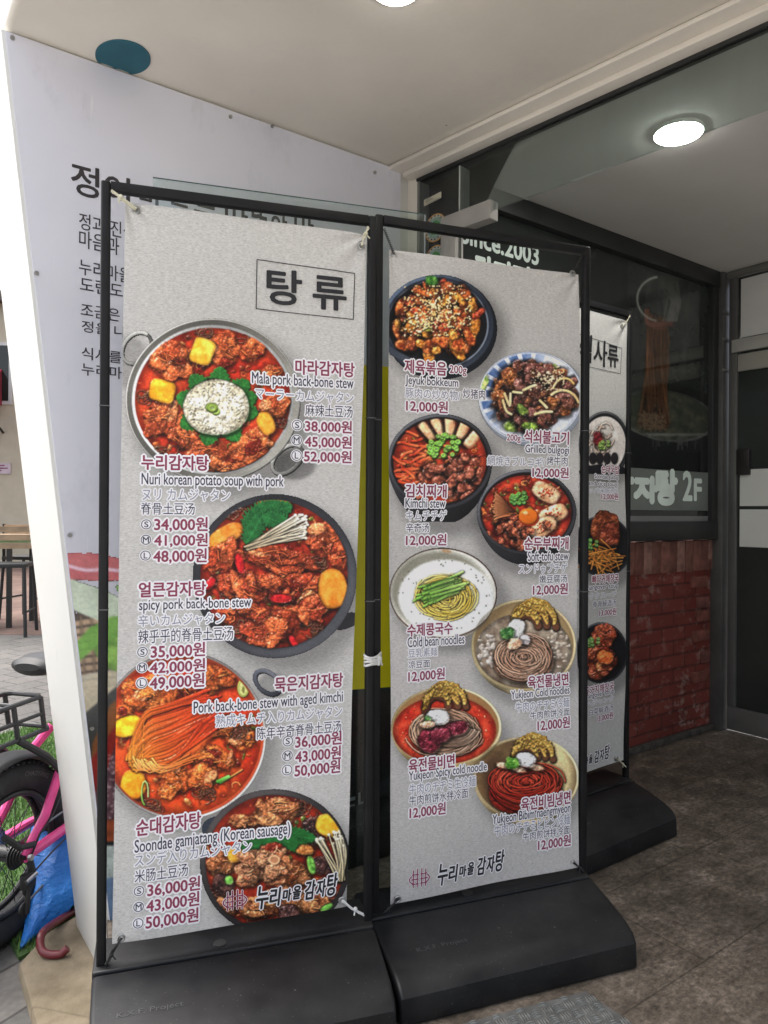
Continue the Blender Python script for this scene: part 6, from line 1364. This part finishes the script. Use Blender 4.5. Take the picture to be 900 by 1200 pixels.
# ------------------------------------------------------------------ street side: bicycle, bag, hook, furniture, far house
pink = paint('pink_paint', (0.78, 0.075, 0.28, 1), 0.35, var=0.16, scale=20); rubber = paint('tyre_rubber', (0.018, 0.018, 0.02, 1), 0.75, var=0.3, scale=30, bump=0.3); matte = paint('matte_black', (0.022, 0.022, 0.023, 1), 0.5, var=0.2)
chrome = paint('bike_steel', (0.5, 0.5, 0.5, 1), 0.28, 1.0)
def bicycle():
    hx, hz = -1.285, 2.46; c = campt(hx, hz); h = R2 * math.sin(rad(15)) + F2 * math.cos(rad(15)); a = math.atan2(h[1], h[0])
    e = empty('bicycle', Matrix.Translation((c[0], c[1], STREET)) @ Matrix.Rotation(a, 4, 'Z'), 'pink fat-tyred bicycle with a black rear rack, parked behind the white wall end', 'bicycle')
    HZ = 0.305
    def wheel(x0):
        mb = MB(); mb.torus((x0, 0, HZ), 0.250, 0.053, (0, 1, 0), 64, 14)
        w = mb.build('wheel', rubber, e, smooth=True)
        tr = MB()
        for i in range(72):
            t = 2 * math.pi * i / 72
            for sy in (-0.030, -0.010, 0.010, 0.030):
                r = 0.250 + math.sqrt(0.054 ** 2 - sy ** 2); p = Vector((x0 + r * math.cos(t), sy, HZ + r * math.sin(t))); u = Vector((-math.sin(t), 0, math.cos(t))); n = Vector((math.cos(t), 0, math.sin(t)))
                q = [p + u * su * 0.006 + Vector((0, s2 * 0.007, 0)) + n * k for k in (-0.002, 0.004) for su in (-1, 1) for s2 in (-1, 1)]
                tr.add(q, [(0, 1, 3, 2), (4, 6, 7, 5), (0, 4, 5, 1), (2, 3, 7, 6), (0, 2, 6, 4), (1, 5, 7, 3)])
        tr.build('tread', rubber, w)
        rm = MB()
        rm.tube([(x0 + 0.196 * math.cos(t), -0.028, HZ + 0.196 * math.sin(t)) for t in np.linspace(0, 2 * math.pi, 49)[:-1]], 0.010, 8, closed=True); rm.tube([(x0 + 0.196 * math.cos(t), 0.028, HZ + 0.196 * math.sin(t)) for t in np.linspace(0, 2 * math.pi, 49)[:-1]], 0.010, 8, closed=True)
        rm.build('rim', matte, w, smooth=True)
        sp = MB()
        for i in range(28):
            t = 2 * math.pi * i / 28; s_ = 1 if i % 2 else -1; t2 = t + (0.5 if i % 4 < 2 else -0.5)
            sp.tube([(x0 + 0.022 * math.cos(t2), s_ * 0.032, HZ + 0.022 * math.sin(t2)), (x0 + 0.192 * math.cos(t), s_ * 0.012, HZ + 0.192 * math.sin(t))], 0.0015, 5)
        sp.build('spokes', matte, w); hb = MB(); hb.disc((x0, 0, HZ), 0.026, (0, 1, 0), 0.12, 20); hb.disc((x0, 0, HZ), 0.011, (0, 1, 0), 0.19, 14); hb.build('hub', matte, w, smooth=True)
        lt = MB(); letters(lt, 'CHAOYANG', -0.06, 0.06, -0.008, 0.008, 0, 0)
        nv = []
        for x, y, z in lt.v:
            t = rad(68) - x / 0.257; r = 0.262 + z; nv.append((x0 + r * math.cos(t), -0.0535, HZ + r * math.sin(t)))
        lt.v = nv; build_flat(lt, 'tyre_lettering', [paint('tyre_print', (0.10, 0.10, 0.10, 1), 0.7)], w)
        return w
    rear = wheel(0.0); wheel(1.12)
    y = 0.085; bb = (0.44, 0, HZ + 0.0); st = (0.27, 0, 0.56)
    mb = MB()
    for s in (-1, 1):
        mb.tube([(0.0, s * y, HZ), (0.10, s * y, HZ + 0.10), (0.21, s * 0.075, 0.575), (0.27, s * 0.03, 0.66)], 0.0165, 10); mb.tube([(0.0, s * y, HZ - 0.005), (0.20, s * 0.08, HZ + 0.005), (0.44, s * 0.045, HZ + 0.005)], 0.0175, 10)
    mb.tube([(0.44, 0, HZ), (0.26, 0, 0.72)], 0.021, 12); mb.tube([(0.46, 0, HZ + 0.02), (0.93, 0, 0.70)], 0.027, 12); mb.tube([(0.29, 0, 0.66), (0.92, 0, 0.74)], 0.022, 12); mb.tube([(0.96, 0, 0.62), (0.91, 0, 0.80)], 0.026, 12); mb.disc((0.44, 0, HZ), 0.03, (0, 1, 0), 0.10, 16)
    for s in (-1, 1): mb.tube([(0.965, s * 0.03, 0.62), (1.0, s * 0.08, 0.58), (1.12, s * 0.085, HZ)], 0.017, 10)
    mb.build('frame', pink, e, smooth=True)
    mb = MB(); mb.tube([(0.262, 0, 0.70), (0.235, 0, 0.88)], 0.014, 10); mb.build('seat_post', chrome, e, smooth=True)
    mb = MB(); n = 20; prof = [(-0.13, 0.052, 0.012), (-0.11, 0.085, 0.03), (-0.05, 0.10, 0.038), (0.02, 0.075, 0.033), (0.09, 0.038, 0.027), (0.15, 0.024, 0.02), (0.165, 0.012, 0.012)]
    rings = [[(0.235 + x, w * math.cos(2 * math.pi * i / n), 0.915 + hh * math.sin(2 * math.pi * i / n) * (1 if math.sin(2 * math.pi * i / n) > 0 else 1.2)) for i in range(n)] for x, w, hh in prof]
    vs = [p for r in rings for p in r]; fs_ = [(i * n + j, i * n + (j + 1) % n, (i + 1) * n + (j + 1) % n, (i + 1) * n + j) for i in range(len(prof) - 1) for j in range(n)] + [tuple(range(n)), tuple(range((len(prof) - 1) * n, len(prof) * n))]
    mb.add(vs, fs_); mb.build('saddle', matte, e, smooth=True)
    # rear rack: two loops joined by short uprights, with a stay to the frame
    z1, z0 = 0.82, 0.70; rk = MB(); w = 0.075; r = 0.0085
    for z, xa, xb in ((z1, -0.30, 0.10), (z0, -0.32, 0.14)): rk.tube([(xa, -w, z), (xb - 0.02, -w, z), (xb, -w + 0.02, z), (xb, w - 0.02, z), (xb - 0.02, w, z), (xa, w, z), (xa - 0.02, 0, z)], r, 8, closed=True)
    for x in (-0.30, -0.17, -0.04, 0.085):
        for s in (-1, 1): rk.tube([(x, s * w, z1), (x + 0.02, s * w, z0)], r, 8)
    for x in (-0.17, -0.04): rk.tube([(x, -w, z1), (x, w, z1)], r * 0.8, 8)
    for s in (-1, 1): rk.tube([(-0.30, s * w, 0.76), (0.09, s * w, 0.76)], r * 0.8, 8)
    rk.build('rear_rack', matte, e, smooth=True)
    mb = MB()
    for s in (-1, 1): mb.tube([(-0.02, s * w, z0), (0.10, s * 0.09, 0.61), (0.178, s * 0.092, 0.525)], 0.0125, 8); mb.tube([(0.178, s * 0.085, 0.525), (0.178, s * 0.112, 0.525)], 0.010, 10)
    mb.build('rack_stay', matte, e, smooth=True)
    mb = MB(); N = 22
    arc_ = [(0.335 * math.cos(t), HZ + 0.335 * math.sin(t)) for t in np.linspace(rad(40), rad(150), N)]
    for s0_ in range(N - 1):
        pass
    vs = [];
    for x, z in arc_:
        for k in range(7): a_ = -1 + k / 3; vs.append((x * (1 - 0.05 * a_ * a_), 0.062 * a_, HZ + (z - HZ) * (1 - 0.05 * a_ * a_)))
    mb.add(vs, [(i * 7 + j, i * 7 + j + 1, (i + 1) * 7 + j + 1, (i + 1) * 7 + j) for i in range(N - 1) for j in range(6)]); o = mb.build('mudguard', matte, e, smooth=True)
    sd_ = o.modifiers.new('thick', 'SOLIDIFY'); sd_.thickness = 0.004
    # drive side: sprockets, chain, derailleur
    mb = MB()
    for k in range(5): mb.disc((0, -0.055 - 0.007 * k, HZ), 0.046 - 0.006 * k, (0, 1, 0), 0.0025, 26)
    mb.build('cassette', paint('cassette_steel', (0.10, 0.10, 0.10, 1), 0.4, 0.8), e)
    mb = MB(); mb.tube([(0.0, -0.066, HZ + 0.045), (0.44, -0.055, HZ + 0.075)], 0.0042, 6); mb.tube([(-0.005, -0.08, HZ - 0.175), (0.44, -0.055, HZ - 0.07)], 0.0042, 6); mb.build('chain', paint('chain_steel', (0.16, 0.16, 0.16, 1), 0.35, 0.9), e)
    d = MB(); d.box(-0.02, 0.03, -0.108, -0.085, HZ - 0.105, HZ - 0.055); d.tube([(0.01, -0.095, HZ - 0.08), (0.0, -0.097, HZ - 0.19)], 0.010, 8); d.disc((0.012, -0.09, HZ - 0.115), 0.022, (0, 1, 0), 0.008, 18); d.disc((-0.004, -0.09, HZ - 0.175), 0.024, (0, 1, 0), 0.008, 18); d.tube([(0.02, -0.09, HZ - 0.02), (0.025, -0.1, HZ - 0.07)], 0.012, 8)
    dd = d.build('derailleur', matte, e, bevel=0.002); s2 = MB(); s2.tube([(-0.02, -0.112, HZ - 0.075), (0.028, -0.112, HZ - 0.066)], 0.0075, 8); s2.build('silver_link', chrome, dd, smooth=True)
    for x, z in ((0.0, HZ), (0.178, 0.525)): mb = MB(); mb.disc((x, -0.112, z), 0.010, (0, 1, 0), 0.012, 10); mb.build('bolt', chrome, e, smooth=True)
    mb = MB(); mb.disc((0.44, -0.06, HZ), 0.075, (0, 1, 0), 0.004, 34); mb.build('chainring', matte, e)
    for s in (-1, 1): mb = MB(); mb.tube([(0.44, s * 0.085, HZ), (0.44 + 0.12 * s, s * 0.095, HZ - 0.12)], 0.011, 8); mb.box(0.44 + 0.12 * s - 0.04, 0.44 + 0.12 * s + 0.04, min(s * 0.1, s * 0.18), max(s * 0.1, s * 0.18), HZ - 0.135, HZ - 0.11); mb.build('pedal_crank', matte, e)
    mb = MB(); mb.tube([(-0.105, -0.1, HZ + 0.11), (-0.04, -0.105, HZ + 0.05), (0.02, -0.108, HZ + 0.035)], 0.011, 8); mb.build('rack_leg', matte, e, smooth=True)
    mb = MB(); mb.tube([(0.30, -0.03, 0.62), (0.20, -0.095, 0.50), (0.12, -0.10, 0.40), (0.05, -0.105, 0.36), (0.0, -0.105, 0.29), (0.01, -0.10, 0.24)], 0.0035, 6); mb.tube([(0.40, -0.05, 0.33), (0.22, -0.105, 0.30), (0.10, -0.11, 0.275), (0.03, -0.108, 0.25)], 0.003, 6); mb.build('gear_cable', matte, e, smooth=True)
    mb = MB(); mb.disc((0, 0.06, HZ), 0.08, (0, 1, 0), 0.003, 30); mb.build('brake_disc', chrome, e)
    mb = MB(); mb.tube([(0.90, 0, 0.80), (0.88, 0, 0.95)], 0.016, 10); mb.tube([(0.80, -0.31, 1.0), (0.86, -0.15, 0.99), (0.88, 0, 0.95), (0.86, 0.15, 0.99), (0.80, 0.31, 1.0)], 0.012, 10); mb.build('handlebar', matte, e, smooth=True)
bicycle()

# artificial grass patch
def turf():
    rs = np.random.RandomState(4); P = [ground(x, y, STREET) for x, y in ((-90, 884), (62, 848), (140, 905), (128, 1060), (60, 1108), (22, 1126), (8, 1100), (-90, 1020))]
    pl = [(p.x, p.y) for p in P]; mb = MB(); mb.prism(pl, STREET - 0.03, STREET + 0.012)
    xs = [p[0] for p in pl]; ys = [p[1] for p in pl]
    def inside(x, y):
        r = False
        for i in range(len(pl)):
            a, b = pl[i], pl[(i + 1) % len(pl)]
            if (a[1] > y) != (b[1] > y) and x < (b[0] - a[0]) * (y - a[1]) / (b[1] - a[1]) + a[0]: r = not r
        return r
    n = 0
    while n < 26000:
        x, y = rs.uniform(min(xs), max(xs)), rs.uniform(min(ys), max(ys))
        n += 1
        if not inside(x, y): continue
        a = rs.rand() * 6.28; h = 0.018 + 0.018 * rs.rand(); w = 0.0028; l = rs.uniform(-0.014, 0.014, 2); z = STREET + 0.011
        mb.add([(x - w * math.cos(a), y - w * math.sin(a), z), (x + w * math.cos(a), y + w * math.sin(a), z), (x + l[0], y + l[1], z + h)], [(0, 1, 2)], rs.randint(1, 4))
    tag(mb.build('grass', [paint('turf_base', (0.05, 0.10, 0.025, 1), 0.9), paint('turf_a', (0.10, 0.22, 0.045, 1), 0.7), paint('turf_b', (0.15, 0.27, 0.06, 1), 0.7), paint('turf_c', (0.08, 0.15, 0.04, 1), 0.7)]), kind='stuff')
turf()
# blue plastic sack
def sack():
    p0 = ground(24, 1117, STREET); p1 = ground(100, 1040, STREET); d = (p1 - p0).normalized(); n = Vector((-d.y, d.x, 0)); L_ = (p1 - p0).length * 1.0
    e = []; N, M = 26, 22; vs = []; rs = np.random.RandomState(7)
    for i in range(N + 1):
        t = i / N; w = 0.155 * math.sin(math.pi * min(1, 0.03 + t * 0.6)) ** 0.8 * (0.2 + 0.8 * min(1, t * 1.6)); hgt = w * 1.15
        for j in range(M):
            a = 2 * math.pi * j / M; k = 1 + 0.10 * math.sin(3 * a + t * 9) + 0.07 * math.sin(5 * a - t * 17) + 0.05 * math.sin(8 * a + t * 29) + 0.03 * rs.randn()
            p = p0 + d * (L_ * t) + n * (w * k * math.cos(a)); z = STREET + 0.014 + hgt * 0.9 * (1 + math.sin(a) * k) * (1 if math.sin(a) > 0 else 1)
            vs.append((p.x, p.y, max(STREET + 0.014, z)))
    mb = MB(); mb.add(vs, [(i * M + j, i * M + (j + 1) % M, (i + 1) * M + (j + 1) % M, (i + 1) * M + j) for i in range(N) for j in range(M)] + [tuple(range(M)), tuple(range(N * M, (N + 1) * M))])
    m = NT('blue_plastic'); m.set(0.32, 0, 0.5); m.base(m.ramp(m.noise(9, 5), [(0.3, (0.01, 0.13, 0.50, 1)), (0.7, (0.03, 0.24, 0.72, 1))])); m.bump(m.noise(1, 5, m.coord((26, 26, 40)), 0.7), 0.9, 0.012)
    tag(mb.build('plastic_sack', m.m, smooth=True), 'bright blue plastic sack slumped on the grass behind the bicycle wheel', 'sack')
sack()
# red umbrella lying with its hooked handle out
def umbrella():
    Q = [(98, 1062, 2.66), (82, 1071, 2.57), (62, 1083, 2.44), (50, 1093, 2.36), (47, 1105, 2.33), (50, 1115, 2.31), (60, 1119, 2.305), (72, 1118, 2.308), (79, 1111, 2.315)]
    W = [at_depth(*q) for q in Q]; c = W[5]; e = empty('umbrella', Matrix.Translation(c), 'umbrella with a dark red hooked handle lying at the foot of the white wall', 'umbrella')
    P = [w - c for w in W]; q = [Vector(p) for p in spl(np.array([tuple(p) for p in P[:8]]))] + P[8:]
    mb = MB(); mb.tube(q, 0.0125, 12); mb.build('handle', paint('dark_red_handle', (0.13, 0.016, 0.022, 1), 0.35, var=0.1), e, smooth=True)
    a = P[0]; dirr = Vector((0.35, 0.94, 0)).normalized(); mb = MB(); mb.tube([a - dirr * 0.01, a + dirr * 0.06, a + dirr * 0.2, a + dirr * 0.55], 0.03, 12, r1=0.012); mb.build('folded_cover', paint('umbrella_cloth', (0.06, 0.012, 0.02, 1), 0.7), e, smooth=True)
umbrella()
# bar table and stools outside the house opposite
wood = paint('table_wood', (0.36, 0.25, 0.15, 1), 0.6, var=0.3, scale=5); iron = paint('chair_iron', (0.02, 0.02, 0.02, 1), 0.5)
def table():
    c = campt(-5.2, 9.3); e = empty('bar_table', Matrix.Translation((c[0], c[1], STREET)) @ Matrix.Rotation(TH - rad(90), 4, 'Z'), 'tall table with a wooden top across the street', 'table')
    mb = MB(); mb.box(-0.75, 0.62, -0.35, 0.35, 1.10, 1.15); mb.build('table_top', wood, e, bevel=0.006)
    mb = MB(); mb.box(-0.73, 0.60, -0.33, 0.33, 1.02, 1.0995); mb.build('apron', paint('green_apron', (0.20, 0.30, 0.13, 1), 0.7), e)
    for x in (-0.68, 0.55):
        for y in (-0.29, 0.29): mb = MB(); mb.box(x - 0.025, x + 0.025, y - 0.025, y + 0.025, 0, 1.0195); mb.build('leg', iron, e)
table()
def stool(x, z, rot, label):
    c = campt(x, z); e = empty('bar_chair', Matrix.Translation((c[0], c[1], STREET)) @ Matrix.Rotation(TH - rad(90) + rad(rot), 4, 'Z'), label, 'chair', 'tall black chairs across the street')
    mb = MB(); mb.box(-0.24, 0.24, -0.22, 0.22, 0.80, 0.845); mb.build('seat', wood if False else iron, e, bevel=0.006)
    for sx in (-1, 1):
        mb = MB(); mb.tube([(sx * 0.22, -0.20, 0.80), (sx * 0.25, -0.25, 0)], 0.021, 8); mb.build('leg', iron, e)
        mb = MB(); mb.tube([(sx * 0.22, 0.20, 1.28), (sx * 0.22, 0.20, 0.80), (sx * 0.25, 0.25, 0)], 0.021, 8); mb.build('leg', iron, e)
        mb = MB(); mb.tube([(sx * 0.235, -0.215, 0.28), (sx * 0.235, 0.215, 0.28)], 0.014, 8); mb.build('foot_bar', iron, e)
    mb = MB()
    for zz_ in (1.0, 1.1, 1.2): mb.box(-0.21, 0.21, 0.185, 0.215, zz_, zz_ + 0.07)
    mb.build('backrest', wood, e)
stool(-4.42, 8.55, 12, 'tall black chair nearest the white wall end, in front of the wooden table')
stool(-4.85, 9.9, 170, 'tall black chair with a slatted wooden back behind the table')
stool(-5.25, 8.9, 4, 'tall black chair at the open end of the wooden table')
# house across the street
hm = mat_stone('old_stucco', (0.46, 0.41, 0.31, 1), (0.58, 0.53, 0.42, 1), 1.6, 0.2, 0.0)
HP = plane_cam((-16.0, 18.2), (4.0, 19.6))
he = empty('stucco_house', HP.mat(), 'old beige stucco house across the street', 'house')
mb = MB(); mb.box(-12, 26, 0.0, 6.0, STREET, 6.5); mb.build('wall', hm, he)
mb = MB(); mb.box(-12.2, 26.2, -0.3, 6.2, 6.501, 6.75); mb.build('roof', paint('roof_grey', (0.12, 0.11, 0.10, 1), 0.8), he)
for k in range(-4, 9):
    s = k * 2.9; fr = MB(); fr.box(s - 0.65, s + 0.65, -0.04, -0.002, 3.9, 5.5); f_ = fr.build('window', paint('window_frame_white', (0.6, 0.6, 0.58, 1), 0.5), he); pn = MB(); pn.box(s - 0.56, s + 0.56, -0.05, -0.0405, 3.99, 5.41); pn.build('pane', dark_glass, f_)
e = empty('wall_sign', HP.mat(), 'small pale printed notice on the beige house wall', 'sign'); s, z = HP.sz(5, 549)
mb = MB(); mb.box(s - 0.42, s + 0.17, -0.03, -0.003, z - 0.14, z + 0.14); mb.build('board', paint('notice_board', (0.55, 0.46, 0.5, 1), 0.6), e)
mb = MB()
for a, b, c in ((-0.34, 0.02, 0.06), (-0.30, 0.10, -0.01), (-0.34, -0.06, -0.07)): mb.add([(s + a, -0.033, z + c), (s + b, -0.033, z + c), (s + b, -0.033, z + c + 0.03), (s + a, -0.033, z + c + 0.03)], [(0, 1, 2, 3)])
build_flat(mb, 'sign_lettering', [paint('notice_ink', (0.22, 0.05, 0.12, 1), 0.6)], e)
# red awning
s, z = HP.sz(2, 466); e = empty('red_awning', HP.mat() @ Matrix.Translation((0, 0, 0)), 'dark red fabric awning on the beige house', 'awning')
mb = MB(); mb.add([(s - 4, -0.01, z + 0.75), (s + 0.02, -0.01, z + 0.75), (s + 0.12, -1.2, z - 0.1), (s - 4, -1.2, z - 0.1), (s - 4, -1.2, z - 0.35), (s + 0.12, -1.2, z - 0.35), (s + 0.02, -0.01, z - 0.2), (s - 4, -0.01, z - 0.2)], [(0, 1, 2, 3), (3, 2, 5, 4), (1, 6, 5, 2), (0, 3, 4, 7), (4, 5, 6, 7), (0, 7, 6, 1)]); mb.build('canopy', paint('awning_red', (0.30, 0.03, 0.045, 1), 0.7), e)
mb = MB(); mb.tube([(s + 0.05, -1.15, z - 0.36), (s + 0.05, -0.02, z - 0.9)], 0.03, 8); mb.build('bracket', iron, e)

bpy.data.scenes.remove(TMP)
